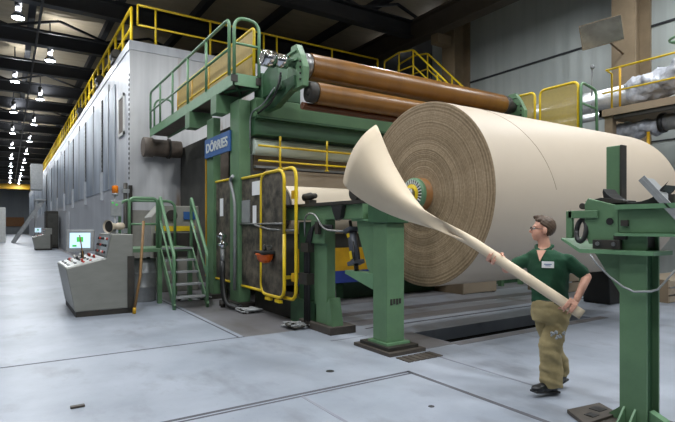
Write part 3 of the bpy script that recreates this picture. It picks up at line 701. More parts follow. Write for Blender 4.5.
c2 = dup(c1, (1.55, 40.5, 0), 'small distant grey control console standing on the aisle by the hood')
t = thing('horn_speaker', 'beige horn loudspeaker sitting on top of the grey console', 'loudspeaker', (1.75, 10.9, 1.53))
MB().lathe([(0, .13), (.02, .125), (.1, .07), (.2, .05), (.24, .07), (.36, .07), (.38, .03)], (1.62, 10.62, 1.67), (.75, .5, .02), 20, caps=False).build('horn', M['beige'], t)
MB().lathe([(.0, .108), (.06, .07)], (1.645, 10.637, 1.67), (.75, .5, .02), 20).build('horn_mouth', M['soot'], t)
MB().box(1.7, 1.8, 10.78, 10.88, 1.53, 1.62).build('bracket', M['galv'], t)
t = thing('wooden_pole', 'worn wooden pole leaning against the end of the grey console', 'pole', (2.1, 10.3, 0))
MB().tube([(2.02, 10.2, .05), (2.14, 10.25, .7), (2.28, 10.6, 1.78)], .026, 8).build('shaft', M['wood'], t)
MB().tube([(2.02, 10.2, .0), (2.03, 10.205, .12)], .032, 8).build('ferrule', M['yellow_dull'], t)
t = thing('beacon_lamp', 'amber warning beacon on a thin pole with grey box behind the console', 'beacon', (2.03, 12.3, 0))
MB().lathe([(0, .07), (.16, .065), (.18, .04)], (2.03, 12.3, 2.42), (0, 0, 1), 18).build('amber_lens', M['amber'], t)
MB().lathe([(0, .06), (.05, .075)], (2.03, 12.3, 2.37), (0, 0, 1), 18).build('base', M['galv'], t)
MB().cyl((2.03, 12.3, 0), (2.03, 12.3, 2.38), .022, seg=10).build('pole', M['galv'], t)
MB().box(1.93, 2.16, 12.24, 12.28, 1.9, 2.25).build('junction_box', M['galv'], t, .01)
MB().cyl((2.05, 12.22, 2.16), (2.05, 12.24, 2.16), .025, seg=10).cyl((1.97, 12.22, 2.2), (1.97, 12.24, 2.2), .02, seg=10).build('green_light', M['screen_green'], t)
t = thing('conduit_post', 'dark upright conduit post at the corner of the white hood', 'post', (2.5, 13.5, 0))
MB().cyl((2.45, 13.4, 0), (2.45, 13.4, 2.75), .05, seg=12).build('pipe', M['soot'], t)
MB().box(2.37, 2.53, 13.32, 13.48, 1.5, 1.62).box(2.37, 2.53, 13.32, 13.48, 2.5, 2.6).build('clamp', M['galv'], t)

# ================================================================== RAIL STANDS
t = thing('rail_stand', 'green rail stand with cable bundles between the yellow gate and the paper roll', 'rail stand', (4.3, 7.1, 0))
MB().box(4.12, 4.6, 6.5, 7.5, 0, .12).build('base_plate', M['iron'], t, .01)
MB().box(4.2, 4.37, 6.74, 7.12, .12, 1.78).build('column', M['green'], t, .012)
MB().box(4.2, 4.55, 7.05, 7.95, .0, .42).build('plinth', M['green_dark'], t, .01)
MB().box(4.26, 4.55, 7.35, 7.75, .42, 1.75).build('rear_column', M['green_dark'], t, .012)
MB().prism([(6.74, .12), (6.74, .45), (6.66, .55), (6.6, .3), (6.56, .12)], 'x', 4.2, 4.4).build('foot_gusset', M['green'], t)
MB().box(4.15, 4.2, 6.72, 7.14, 1.4, 1.78).build('face_plate', M['green'], t, .01)
q = MB()
for k in range(4): q.tube(round_path([(4.13, 7.16 + .05 * k, .05), (4.13, 7.16 + .05 * k, 1.35), (4.12, 7.0 + .03 * k, 1.75 - .02 * k), (4.1, 6.4, 1.62 + .02 * k)], .2), .018, 8)
q.build('cable_bundle', M['black'], t)
MB().box(4.08, 4.2, 7.12, 7.36, 1.25, 1.4).build('cable_clamp', M['soot'], t)
MB().box(4.06, 4.2, 7.12, 7.4, .72, .9).build('cable_clamp', M['soot'], t)
MB().tube(round_path([(4.1, 7.5, 1.62), (4.02, 7.6, 1.6), (3.98, 8.4, 1.62), (3.98, 9.0, 1.7)], .1), .02).build('signal_pipe', M['steel'], t)
MB().tube(round_path([(4.1, 7.25, 1.5), (4.06, 7.2, 1.85), (4.06, 6.9, 1.9), (4.06, 6.6, 1.62), (4.1, 6.1, 1.6)], .15), .016, 8).build('hose', M['steel'], t)
MB().box(4.08, 4.14, 6.8, 6.9, 1.55, 1.75).build('valve_block', M['soot'], t)
t = thing('reel_rail', 'green box rail with dark top running from the fence toward the paper roll', 'machine rail', (4.3, 6.8, 1.75))
MB().box(4.18, 4.56, 5.75, 8.1, 1.78, 2.0).build('rail_beam', M['green'], t, .01)
MB().box(4.14, 4.6, 5.75, 8.1, 2.0, 2.05).build('rail_top', M['soot'], t)
t = thing('sensor_motor', 'dark small motor unit sitting on the rail top beside the yellow gate', 'motor', (4.3, 7.5, 2.05))
MB().box(4.24, 4.38, 7.35, 7.5, 2.05, 2.12).build('mount_plate', M['soot'], t)
MB().lathe([(0, .03), (.02, .07), (.2, .07), (.22, .05), (.34, .045), (.36, .02)], (4.3, 7.62, 2.17), (.05, -1, .05), 16).build('motor_body', M['soot'], t)

t = thing('rail_stand', 'green square rail stand on bolted base plates in front of the roll core', 'rail stand', (4.3, 5.4, 0))
MB().box(4.08, 4.7, 5.02, 5.82, 0, .045).build('base_plate', M['iron'], t)
MB().box(4.13, 4.64, 5.1, 5.74, .045, .09).build('upper_plate', M['soot'], t)
MB().box(4.18, 4.58, 5.2, 5.62, .09, .12).build('weld_flange', M['green_rail'], t)
MB().box(4.22, 4.53, 5.26, 5.56, .12, 1.72).build('column', M['green'], t, .012)
MB().box(4.19, 4.56, 5.2, 5.64, 1.72, 1.98).build('head_block', M['green_dark'], t, .012)
MB().prism([(5.56, .95), (5.56, 1.75), (5.98, 1.75), (5.95, 1.6), (5.72, 1.08)], 'x', 4.24, 4.40).build('gusset_arm', M['green'], t, .01)
MB().box(4.2, 4.42, 5.64, 6.05, 1.75, 1.78).build('arm_plate', M['green_rail'], t)
MB().prism([(5.56, .80), (5.56, 1.02), (6.25, 1.02), (6.25, .97)], 'x', 4.22, 4.40).build('cylinder_shelf', M['green_rail'], t)
q = MB()
for k in range(4): q.box(4.3 + k * .05 - .016, 4.3 + k * .05 + .016, 5.252, 5.26, .62 + .01 * (k % 2), .70)
q.build('number_stamp', M['soot'], t)
cy = thing('hydraulic_cylinder', 'dark grey hydraulic cylinder with yellow labels standing on the stand shelf', 'hydraulic cylinder', (4.3, 5.95, 1.02))
MB().cyl((4.3, 6.08, 1.14), (4.3, 6.19, 1.62), .075).build('barrel', M['cyl'], cy)
for y, z in ((6.08, 1.14), (6.19, 1.62)): MB().obox((4.3, y, z), (1, 0, 0), (0, .95, -.3), (0, .3, .95), .1, .09, .03).build('end_cap', M['cyl'], cy, .008)
MB().cyl((4.3, 6.2, 1.64), (4.3, 6.23, 1.76), .025).cyl((4.3, 6.06, 1.02), (4.3, 6.08, 1.14), .035).build('piston_rod', M['soot'], cy)
MB().obox((4.222, 6.1, 1.25), (0, .3, .95), (0, .95, -.3), (1, 0, 0), .06, .03, .003).obox((4.222, 6.17, 1.54), (0, .3, .95), (0, .95, -.3), (1, 0, 0), .03, .03, .003).build('yellow_label', M['yellow'], cy)
MB().tube(round_path([(4.25, 6.08, 1.45), (4.2, 5.98, 1.3), (4.22, 6.0, 1.15), (4.26, 6.06, 1.1)], .05), .012, 8).build('hose', M['black'], cy)
hk = thing('shaft_roller', 'dark round shaft roller resting on the rail under the paper sheet', 'roller', (4.3, 5.85, 2.05))
MB().cyl((4.2, 6.0, 2.17), (4.5, 6.0, 2.17), .12, seg=26).build('wheel', M['soot'], hk)
MB().box(4.24, 4.46, 5.92, 6.08, 2.05, 2.12).build('bracket', M['soot'], hk)
MB().prism([(6.2, 1.80), (6.32, 1.76), (6.4, 1.88), (6.45, 1.99), (6.15, 1.99)], 'x', 4.1, 4.17).build('hook', M['black'], hk)

# big right-hand stand
t = thing('rail_stand', 'tall green rail stand with triangular foot gussets beside the person', 'rail stand', (4.5, 2.2, 0))
MB().box(4.38, 4.40, 2.07, 2.29, 0, 1.6).box(4.58, 4.60, 2.07, 2.29, 0, 1.6).build('column', M['green'], t, .003)
MB().box(4.40, 4.58, 2.12, 2.14, 0, 1.6).build('side_web', M['green_dark'], t)  # darker green puts the shade of the column's side into its colour
for y in (2.16, 2.25):
    MB().prism([(4.38, 0), (4.24, 0), (4.28, .05), (4.38, .15)], 'y', y - .008, y + .008).build('foot_gusset', M['green_rail'], t)
MB().prism([(2.07, 0), (1.92, 0), (1.95, .1), (2.07, .15)], 'x', 4.42, 4.5).build('foot_gusset', M['green_rail'], t)
MB().prism([(2.29, 0), (2.42, 0), (2.4, .04), (2.29, .14)], 'x', 4.42, 4.5).build('foot_gusset', M['green'], t)
MB().box(4.2, 4.75, 1.9, 2.46, -.0, .012).build('base_plate', M['iron'], t)
MB().prism([(2.3, 1.08), (2.3, 1.46), (2.55, 1.46)], 'x', 4.43, 4.47).build('shelf_gusset', M['green'], t)
MB().prism([(2.08, 1.08), (2.28, 1.46), (2.08, 1.46)], 'x', 4.39, 4.40).build('shelf_gusset', M['green'], t)
MB().prism([(1.98, 1.44), (2.6, 1.44), (2.78, 1.55), (2.78, 1.57), (2.6, 1.475), (1.98, 1.475)], 'x', 4.3, 4.62).build('shelf', M['green_rail'], t)
MB().box(4.36, 4.64, .2, 2.3, 1.62, 1.82).build('rail_beam', M['green'], t, .008)
MB().box(4.32, 4.68, .2, 2.3, 1.82, 1.86).box(4.32, 4.68, .2, 2.3, 1.595, 1.62).build('rail_flange', M['green_rail'], t)
MB().box(4.42, 4.9, 2.57, 2.6, 1.8, 1.85).box(4.68, 4.76, 2.44, 2.57, 1.4, 2.42).build('stop_post', M['green'], t, .008)
MB().box(4.675, 4.765, 2.425, 2.44, 1.9, 2.42).build('post_wear_strip', M['soot'], t)
MB().box(4.60, 4.66, 2.3, 2.5, 1.4, 1.75).build('post_tie', M['green_dark'], t)
MB().tube([(4.3 + .0, 2.5, 1.43), (4.31, 2.45, 1.35), (4.34, 2.36, 1.25), (4.35, 2.25, 1.17), (4.34, 2.15, 1.135), (4.36, 2.03, 1.15), (4.46, 2.02, 1.16), (4.7, 2.0, 1.3), (4.8, 1.9, 1.4)], .009, 8).build('cable', M['galv'], t)
f = thing('saddle_clamp', 'green and black saddle clamp with bolted side plate on the stand shelf', 'clamp', (4.45, 2.5, 1.48))
sp = MB().prism([(2.28, 1.52), (2.55, 1.52), (2.59, 1.62), (2.59, 1.88), (2.56, 1.93), (2.31, 1.86), (2.28, 1.82)], 'x', 4.36, 4.39).build('side_plate', M['green'], f, .006)
MB().cyl((4.352, 2.36, 1.72), (4.362, 2.36, 1.72), .03).cyl((4.352, 2.5, 1.77), (4.362, 2.5, 1.77), .012).build('pin_hole', M['black'], sp)
MB().box(4.34, 4.36, 2.46, 2.74, 1.75, 1.82).box(4.34, 4.38, 2.70, 2.76, 1.57, 1.82).build('outer_bracket', M['green'], f, .006)
MB().box(4.33, 4.37, 2.26, 2.5, 1.48, 1.56).build('bolt_plate', M['soot'], f, .004)
q = MB()
for y in (2.31, 2.45): q.cyl((4.315, y, 1.525), (4.332, y, 1.525), .018, seg=8)
q.build('bolt_heads', M['steel'], f)
MB().tube([(4.36 + .03 * math.sin(a), 2.62 + .045 * math.cos(a) - .05 * (1.66 - (1.64 + .1 * math.sin(a))), 1.64 + .1 * math.sin(a)) for a in [k * PI / 10 for k in range(21)]], .022, 8).build('hose_loop', M['black'], f)
MB().cyl((4.37, 2.5, 1.86), (4.56, 2.5, 1.86), .018).cyl((4.37, 2.62, 1.86), (4.4, 2.62, 1.86), .028).build('pivot_pin', M['soot'], f)
arc = [(2.2 + .27 * math.cos(a), 2.08 + .2 * math.sin(a)) for a in [R(200 + k * 14) for k in range(11)]]
MB().prism(arc + [(2.46, 1.98), (2.44, 1.84), (2.02, 1.84), (1.98, 1.98)], 'x', 4.42, 4.62).build('saddle', M['black'], f, .004)
MB().prism([(2.26, 1.88), (2.55, 1.88), (2.6, 1.9), (2.45, 1.93), (2.26, 1.9)], 'x', 4.38, 4.6).build('saddle_arm', M['soot'], f)
MB().box(4.42, 4.58, 2.1, 2.25, 1.5, 1.86).build('body_block', M['soot'], f)
MB().box(4.34, 4.42, 2.2, 2.26, 1.68, 1.73).build('clevis', M['soot'], f)
MB().box(4.34, 4.42, 2.22, 2.32, 1.565, 1.6).build('clevis', M['soot'], f)
g = thing('deflector_plate', 'grey slanted steel deflector plate on the tall stand by the person', 'plate', (4.5, 2.0, 1.86))
d = Vector((0, -.25, -.3)).normalized()
MB().obox((4.42, 1.95, 1.91), d, (1, 0, 0), d.cross(Vector((1, 0, 0))), .21, .1, .006).obox((4.33, 1.95, 1.91), d, (1, 0, 0), d.cross(Vector((1, 0, 0))), .21, .008, .03).build('sloped_plate', M['galv'], g)
MB().box(4.36, 4.52, 1.86, 1.9, 1.86, 1.93).build('foot', M['soot'], g)

# ================================================================== PAPER ROLL
RX, RY, RZc, RR, RL = 5.1, 5.53, 2.14, 1.345, 5.0
t = thing('paper_roll', 'huge cylindrical roll of brown paper with wound end face', 'paper roll', (RX, RY, RZc))
MB().lathe([(0, RR), (RL, RR)], (RX, RY, RZc), (1, 0, 0), 128, caps=False).build('outer_wrap', M['roll_side'], t)
org_end = MB()
ring = []
nr, ns = 40, 128
for i in range(nr + 1):
    r = .2 + (RR - .2) * i / nr
    off = .012 * noise.noise(Vector((r * 7, 0, 3))) - .01
    for k in range(ns):
        a = 2 * PI * k / ns
        ring.append((RX + (off if 0 < i < nr else -.001), RY + r * math.cos(a), RZc + r * math.sin(a)))
org_end.add(ring, [(i * ns + k, i * ns + (k + 1) % ns, (i + 1) * ns + (k + 1) % ns, (i + 1) * ns + k) for i in range(nr) for k in range(ns)], True)
org_end.build('end_face', M['roll_end'], t)
MB().lathe([(RL, RR), (RL + .004, .2)], (RX, RY, RZc), (1, 0, 0), 96, caps=False).build('end_face', M['roll_end'], t)
M['core'] = mat('brown_core_tube', '#9a6a36', '#7c5228', rough=.5, scale=3)
MB().lathe([(-.13, .2), (-.13, .245), (.1, .245)], (RX, RY, RZc), (1, 0, 0), 48, caps=False).build('core_tube', M['core'], t)
ck = MB().lathe([(-.2, .19), (-.2, .22), (-.17, .24), (-.13, .24)], (RX, RY, RZc), (1, 0, 0), 48, caps=False).build('chuck_ring', M['green_rail'], t)
MB().lathe([(-.2, .02), (-.2, .2), (-.15, .2)], (RX, RY, RZc), (1, 0, 0), 48).build('chuck_face', M['black'], ck)
for k in range(26):
    a = 2 * PI * k / 26; u = Vector((0, math.cos(a), math.sin(a))); c = Vector((RX - .204, RY, RZc)) + u * .182
    MB().obox(c, u, (1, 0, 0), u.cross(Vector((1, 0, 0))), .03, .006, .0095).build('white_tooth', M['white'], ck)
MB().lathe([(-.212, .08), (-.212, .145), (-.19, .145)], (RX, RY, RZc), (1, 0, 0), 40).build('yellow_ring', M['yellow'], ck)
MB().lathe([(-.29, .06), (-.28, .085), (-.2, .085)], (RX, RY, RZc), (1, 0, 0), 30).build('hub', M['steel'], ck)
MB().lathe([(RL, .2), (RL + .3, .2), (RL + .31, .1), (RL + .7, .1)], (RX, RY, RZc), (1, 0, 0), 40).build('core_tube', M['core'], t)
# seam line of the last wrap on the roll
q = []
for k in range(24):
    a = R(100 + k * 3.4); q.append((RX + .62 + .028 * k, RY + (RR + .001) * math.cos(a), RZc + (RR + .001) * math.sin(a)))
MB().tube(q, .0035, 6).build('wrap_edge', M['beige_dark'], t)

# ================================================================== BEHIND THE ROLL, ON THE FLOOR
t = thing('drum_guard', 'yellow and blue painted guard beam low behind the green stands', 'guard beam', (7.5, 9.2, 0))
MB().box(4.9, 10.4, 9.0, 9.1, .72, 1.21).build('yellow_board', M['yellow_dull'], t)
MB().box(4.9, 10.4, 9.0, 9.1, .46, .72).build('blue_board', mat('guard_blue', '#2a3f8f', '#1f2f6e', rough=.5), t)
for x in (5.0, 7.6, 10.3): MB().box(x - .06, x + .06, 9.1, 9.2, 0, 1.2).build('leg', M['soot'], t)
MB().box(4.5, 5.7, 8.93, 8.99, .62, .69).build('striped_bar', M['yellow'], t)
t = thing('waste_bin', 'black square waste bin on the floor behind the tall green stand', 'bin', (11, 6.05, 0))
MB().prism([(10.72, 0), (11.36, 0), (11.42, .86), (10.66, .86)], 'y', 5.8, 6.4).build('body', M['black'], t, .02)
MB().box(10.64, 11.44, 5.78, 6.42, .86, .9).build('rim', M['black'], t, .01)
for i, (x0, x1, y, h) in enumerate(((9.3, 10.5, 8.6, .95), (11.5, 13.6, 7.4, .8), (12.0, 15.0, 5.2, .5))):
    t = thing('pallet_crate', ['tan low crate on the floor behind the person', 'tan plank crate behind the black bin', 'flat tan board stack beyond the tall green stand'][i], 'crate', ((x0 + x1) / 2, y, 0))
    n = 3
    for k in range(n): MB().box(x0, x1, y, y + .03, h * k / n + .02, h * (k + 1) / n - .02).build('side_board', M['beige_dark'], t)
    MB().box(x0, x0 + .08, y + .03, y + 1.0, 0, h).build('end_board', M['walk'], t)
    MB().box(x1 - .08, x1, y + .03, y + 1.0, 0, h).build('end_board', M['walk'], t)
    MB().box(x0 + .08, x1 - .08, y + .03, y + 1.0, h - .06, h - .02).build('lid', M['beige_dark'], t)
t = thing('floor_kerb', 'dark green steel kerb beam low on the floor behind the roll', 'kerb beam', (10, 9.7, 0))
MB().box(6.5, 13.5, 9.7, 10.0, 0, .45).build('beam', M['green_dark'], t)
MB().box(6.4, 13.6, 9.65, 10.05, .45, .5).build('flange', M['green_dark'], t)
t = thing('iron_cover', 'cast iron floor plate with slots lying at the foot of the tall stand', 'floor plate', (4.2, 2.5, 0))
MB().prism([(4.02, 2.38), (4.2, 2.66), (4.62, 2.6), (4.5, 2.36)], 'z', .0, .035).build('plate', M['iron'], t, .005)
MB().box(4.2, 4.3, 2.42, 2.5, .035, .04).build('slot', M['black'], t)
MB().box(4.38, 4.5, 2.46, 2.56, .035, .04).build('slot', M['black'], t)
tag(MB().box(.48, .60, 5.2, 5.25, 0, .02).build('wood_chip', M['iron'], None, .004, at=(.5, 5.2, 0)), 'small dark wood chip lying on the painted floor before the console', 'debris')
tag(MB().lathe([(0, .05), (.004, .045)], (3.12, 4.93, 0), (0, 0, 1), 12).build('floor_anchor', M['black'], None, at=(3.12, 4.93, 0)), 'small round black floor anchor in the open painted floor', 'floor anchor')  # black disc stands for the dark of a hole
tag(MB().lathe([(0, .03), (.004, .027)], (3.3, 3.45, 0), (0, 0, 1), 10).build('floor_anchor', M['black'], None, at=(3.3, 3.45, 0)), 'tiny black floor anchor beyond the dark floor joint', 'floor anchor')
def clutter(label, cx, cy, n, rad, seed, name='cable_tangle'):
    rnd = random.Random(seed); t = thing(name, label, 'cables', (cx, cy, 0))
    for k in range(n):
        p = [(cx + rnd.uniform(-rad, rad), cy + rnd.uniform(-rad, rad), .02 + .05 * rnd.random()) for _ in range(6)]
        MB().tube(round_path(p, .12), .016 + .01 * rnd.random(), 7).build('cable', M[rnd.choice(['black', 'galv', 'soot', 'galv'])], t)
clutter('tangle of grey and black cables on the floor at the gate stand foot', 4.0, 7.35, 8, .25, 5)
clutter('dark cables lying on the floor under the mesh fence', 3.95, 9.2, 8, .25, 8)
clutter('dark cables lying on the floor under the small stair', 3.5, 11.6, 10, .45, 9)
t = thing('trench_cover', 'dark slotted drain cover beside the base of the square green stand', 'drain cover', (4.75, 5.05, 0))
for k in range(6): MB().box(4.12 + k * .1, 4.2 + k * .1, 4.7, 4.95, 0, .012).build('bar', M['iron'], t)

# ================================================================== RIGHT SIDE: PIPES, WALKWAY, MIRROR
def crumple(o, vox, amp):
    rm = o.modifiers.new('fuse', 'REMESH'); rm.mode = 'VOXEL'; rm.voxel_size = vox
    bpy.context.view_layer.update()
    me = bpy.data.meshes.new_from_object(o.evaluated_get(bpy.context.evaluated_depsgraph_get()))
    o.modifiers.clear(); o.data = me
    for v in me.vertices:
        d = noise.noise(v.co * 2.6) * .7 + abs(noise.noise(v.co * 6.5 + Vector((3, 1, 7)))) * .6 - .3
        v.co += v.normal * d * amp
    me.polygons.foreach_set('use_smooth', [True] * len(me.polygons)); me.update()
    return o
t = thing('insulated_pipe', 'large foil-wrapped insulated pipe running along the wall', 'pipe', (14, 6, 5.2))
MB().lathe([(0, .29), (4, .285), (4.05, .3), (4.6, .29)], (14, 6.9, 5.22), (0, 1, 0), 28).build('foil_jacket', M['insul'], t)
MB().lathe([(0, .31), (.08, .31)], (14, 6.88, 5.22), (0, 1, 0), 28).build('end_band', M['galv'], t)
q = MB(); rnd = random.Random(4)
for y in range(12):
    q.ball((14 + rnd.uniform(-.06, .06), 6.8 - y * .28, 5.3 + rnd.uniform(-.05, .08) + (.28 if 4 <= y <= 6 else .03)), .36 + .06 * rnd.random(), seg=16, rings=10)
crumple(q.build('crumpled_lagging', M['lagging'], t), .05, .16)
MB().tube(round_path([(14, 11.4, 5.22), (14, 12.2, 5.22), (16.85, 12.2, 5.22)], .6, 8), .29, 24).build('elbow', M['insul'], t)
for y in (9.6, 11.3): MB().box(13.9, 14.1, y - .05, y + .05, 3.5, 4.95).bar((14, y, 3.5), (16.8, y, 3.5), .1, .12).build('pipe_support', M['walk'], t)
t = thing('insulated_pipe', 'thinner foil-wrapped pipe slung below the large pipe', 'pipe', (13.8, 8, 4.7))
MB().cyl((13.7, 7.4, 4.72), (13.7, 11.6, 4.72), .11).build('foil_jacket', M['insul'], t)
t = thing('insulated_pipe', 'short grey pipe with crumpled lagging under the walkway', 'pipe', (13.4, 6, 4))
MB().cyl((13.4, 5.9, 4.2), (13.4, 2.0, 4.2), .2, seg=24).build('foil_jacket', M['insul'], t)
MB().cyl((13.4, 6.0, 4.2), (13.4, 5.9, 4.2), .24, seg=24).build('flange', M['black'], t)
q = MB()
for k in range(5): q.ball((13.4, 7.0 - k * .22, 4.12 + .04 * (k % 2)), .22, seg=14, rings=9)
crumple(q.build('crumpled_lagging', M['lagging'], t), .04, .1)
t = thing('wall_walkway', 'brown steel walkway on the wall with thin yellow guard rails', 'walkway', (13, 7, 4.6))
MB().box(12.9, 15.85, 1.5, 7.2, 4.6, 4.64).build('deck', M['walk'], t)
MB().box(12.86, 12.94, 1.5, 7.25, 4.5, 4.68).box(12.86, 15.8, 7.17, 7.25, 4.5, 4.68).build('edge_beam', M['walk'], t)
MB().box(12.95, 13.15, 6.95, 7.15, 0, 4.5).build('post_leg', M['walk'], t)
MB().bar((12.95, 6.9, 4.45), (12.95, 1.5, 4.45), .06, .1).build('under_channel', M['soot'], t)
MB().tube(round_path([(12.94, 7.1, 5.7), (12.94, 1.5, 5.7)], .05), .026).build('top_rail', M['yellow'], t)
MB().tube([(12.94, 7.2, 5.12), (12.94, 1.5, 5.12)], .022).build('mid_rail', M['yellow'], t)
MB().tube([(12.94, 7.1, 5.7), (13.3, 7.15, 5.68), (13.3, 7.15, 4.64)], .024).build('return_rail', M['yellow'], t)
for y in (6.75, 5.35, 3.9): MB().cyl((12.94, y, 4.64), (12.94, y, 5.7), .028, seg=8).build('post', M['yellow_dull'], t)
for y in (6.2, 5.4): MB().cyl((13.2, y, 2.5), (13.2, y, 4.0), .04, seg=8).build('hanger_post', M['yellow_dull'], t)
t = thing('hand_valve', 'green handwheel valve on a black stem rising from the lagged pipe', 'valve', (14.1, 5.6, 5.6))
ring_ = [(14.1 + .34 * math.cos(a), 5.75 + .34 * math.sin(a), 6.35) for a in [2 * PI * k / 28 for k in range(29)]]
MB().tube(ring_, .03, 8).tube([(13.76, 5.75, 6.35), (14.44, 5.75, 6.35)], .02, 8).tube([(14.1, 5.41, 6.35), (14.1, 6.09, 6.35)], .02, 8).build('handwheel', M['green_rail'], t)
MB().cyl((14.1, 5.75, 5.6), (14.1, 5.75, 6.95), .04, seg=10).build('stem', M['black'], t)
MB().cyl((14.1, 5.75, 5.5), (14.1, 5.75, 6.0), .09, seg=12).build('yoke', M['walk'], t)
t = thing('safety_mirror', 'rectangular tilted safety mirror mounted on the brown wall column', 'mirror', (15, 8.2, 7.4))
mc = Vector((14.6, 8.15, 7.36)); fz = Vector((-.84, -.40, -.36)).normalized(); rx = Vector((fz.y, -fz.x, 0)).normalized(); uz = rx.cross(fz)
if uz.z < 0: uz = -uz
rx = (rx - Vector((0, 0, .12))).normalized() if rx.y > 0 else (rx + Vector((0, 0, .12))).normalized(); uz = fz.cross(rx).normalized(); uz = uz if uz.z > 0 else -uz
MB().obox(mc, rx, uz, fz, .56, .36, .02).build('backing', M['walk'], t)
M['mirror'] = mat('dusty_mirror', '#8d887b', '#5c584c', rough=.16, metal=.75, scale=3, amt=.7)  # grey-brown of the reflection is put into the mirror colour
MB().obox(mc + fz * .022, rx, uz, fz, .54, .34, .004).build('mirror_glass', M['mirror'], t)
MB().tube([mc - fz * .02, mc - fz * .2 - Vector((0, 0, .1)), Vector((15.9, 8.2, 7.0))], .03, 8).build('bracket_arm', M['walk'], t)
def far_guard(label, x, y0, y1, z0, z1):
    t = thing('mesh_guard', label, 'guard', (x, y0, z0), 'far side yellow guards')
    MB().box(x - .004, x + .004, y0 + .03, y1 - .03, z0, z1 - .03).build('mesh_panel', M['tan_thin'], t)
    MB().tube(round_path([(x, y0, z0), (x, y0, z1), (x, y1, z1), (x, y1, z0)], .16), .032).build('tube_frame', M['yellow'], t)
    return t
far_guard('large yellow framed mesh guard beside the far end of the brown roll', 11.6, 7.05, 8.1, 3.9, 5.2)
far_guard('smaller yellow framed mesh guard behind the far end of the brown roll', 11.6, 8.25, 9.1, 3.9, 5.2)
t = thing('handrail', 'green looped handrail next to the yellow guard above the white roll', 'handrail', (11.5, 7, 4))
MB().tube(round_path([(11.55, 6.95, 3.9), (11.55, 6.95, 5.15), (12.2, 6.95, 5.05), (12.25, 6.95, 3.9)], .14), .034).build('loop_rail', M['green_rail'], t)
MB().tube([(11.55, 6.95, 4.65), (12.22, 6.95, 4.58)], .026).build('mid_rail', M['green_rail'], t)
t = thing('drive_platform', 'green platform on columns on the far side of the machine', 'platform', (12, 8, 0))
MB().box(11.45, 12.5, 6.8, 9.4, 3.78, 3.9).build('deck', M['green'], t)
for x, y in ((11.55, 6.9), (12.4, 6.9), (11.55, 9.3), (12.4, 9.3)): MB().box(x - .06, x + .06, y - .06, y + .06, 0, 3.78).build('leg', M['green'], t)
t = thing('sensor_stalk', 'thin grey lamp stalk standing beside the foil pipe', 'stalk', (13.6, 9, 5.4))
MB().tube(round_path([(13.75, 7.95, 4.7), (13.75, 7.95, 6.05), (13.68, 7.9, 6.12)], .06), .02, 8).build('stalk', M['galv'], t)
MB().ball((13.65, 7.88, 6.12), .06).build('head', M['galv'], t)
for i, (y, z) in enumerate(((20.3, 10.85), (17.3, 10.95))):  # glowing balls stand for lamp reflections in windows; no lamp hangs here
    t = thing('wall_lamp', ['small bright wall lamp high on the dark wall above the brown roll', 'small bright wall lamp high above the crane girder'][i], 'wall lamp', (WX - .3, y, z))
    MB().box(WX - .25, WX - .07, y - .15, y + .15, z - .1, z + .5).build('housing', M['lampgrey'], t, .02)  # grey patch around the reflection, shaped as a box
    MB().ball((WX - .3, y, z), .09).ball((WX - .3, y + .06, z + .38), .06).build('bulb', M['lens'], t)
for i, (y, z, nm) in enumerate(((23.2, 10.9, 'tall narrow wall window above the middle of the brown roll'), (25.0, 10.6, 'small wall window close to the brown roll end'))):
    pass

# far end of the hall
t = thing('end_machine', 'white machine cabinet at the far end of the aisle', 'machine', (-1.6, 70, 0))
MB().box(-4.5, -.22, 62, 75, .05, 3.6).build('body', M['white'], t)
MB().box(-.3, -.2, 62, 75, 0, .05).build('plinth', M['soot'], t)
MB().box(-4.5, -1.2, 66, 70, 4.2, 9.0).build('tower', M['machine_dark'], t)
MB().box(-1.2, -.9, 66, 66.3, 4.2, 8.0).build('yellow_post', M['yellow'], t)
MB().box(-1.9, -1.3, 65.9, 66, 5.0, 6.6).build('red_panel', M['red'], t)
t = thing('service_stair', 'pale grey steel stair by the far end of the white hood', 'stair', (2.3, 60, 0))
for y in (58, 60): MB().bar((.4, y, 0), (2.9, y, 4.2), .08, .35).build('stringer', M['galv'], t)
for k in range(12): MB().box(.5 + k * .2, .8 + k * .2, 58, 60, .3 + k * .34, .34 + k * .34).build('tread', M['galv'], t)
MB().box(2.2, 3.2, 57.8, 60.2, 4.2, 4.35).box(2.25, 2.4, 57.9, 58.05, 0, 4.2).box(2.25, 2.4, 59.9, 60.05, 0, 4.2).build('landing', M['galv'], t)
MB().box(1.9, 2.9, 57.8, 60.2, 5.3, 7.8).build('cabin', M['galv'], t)
t = thing('drive_cabinet', 'dark grey drive cabinet standing against the hood past the distant console', 'cabinet', (2.7, 43, 0))
MB().box(2.35, 3.15, 42.8, 45, .1, 2.8).build('body', M['soot'], t, .03)
MB().box(2.4, 3.15, 42.9, 44.9, 0, .1).build('plinth', M['black'], t)
MB().box(2.45, 3.1, 42.77, 42.8, .3, 2.6).build('door', M['machine_dark'], t)

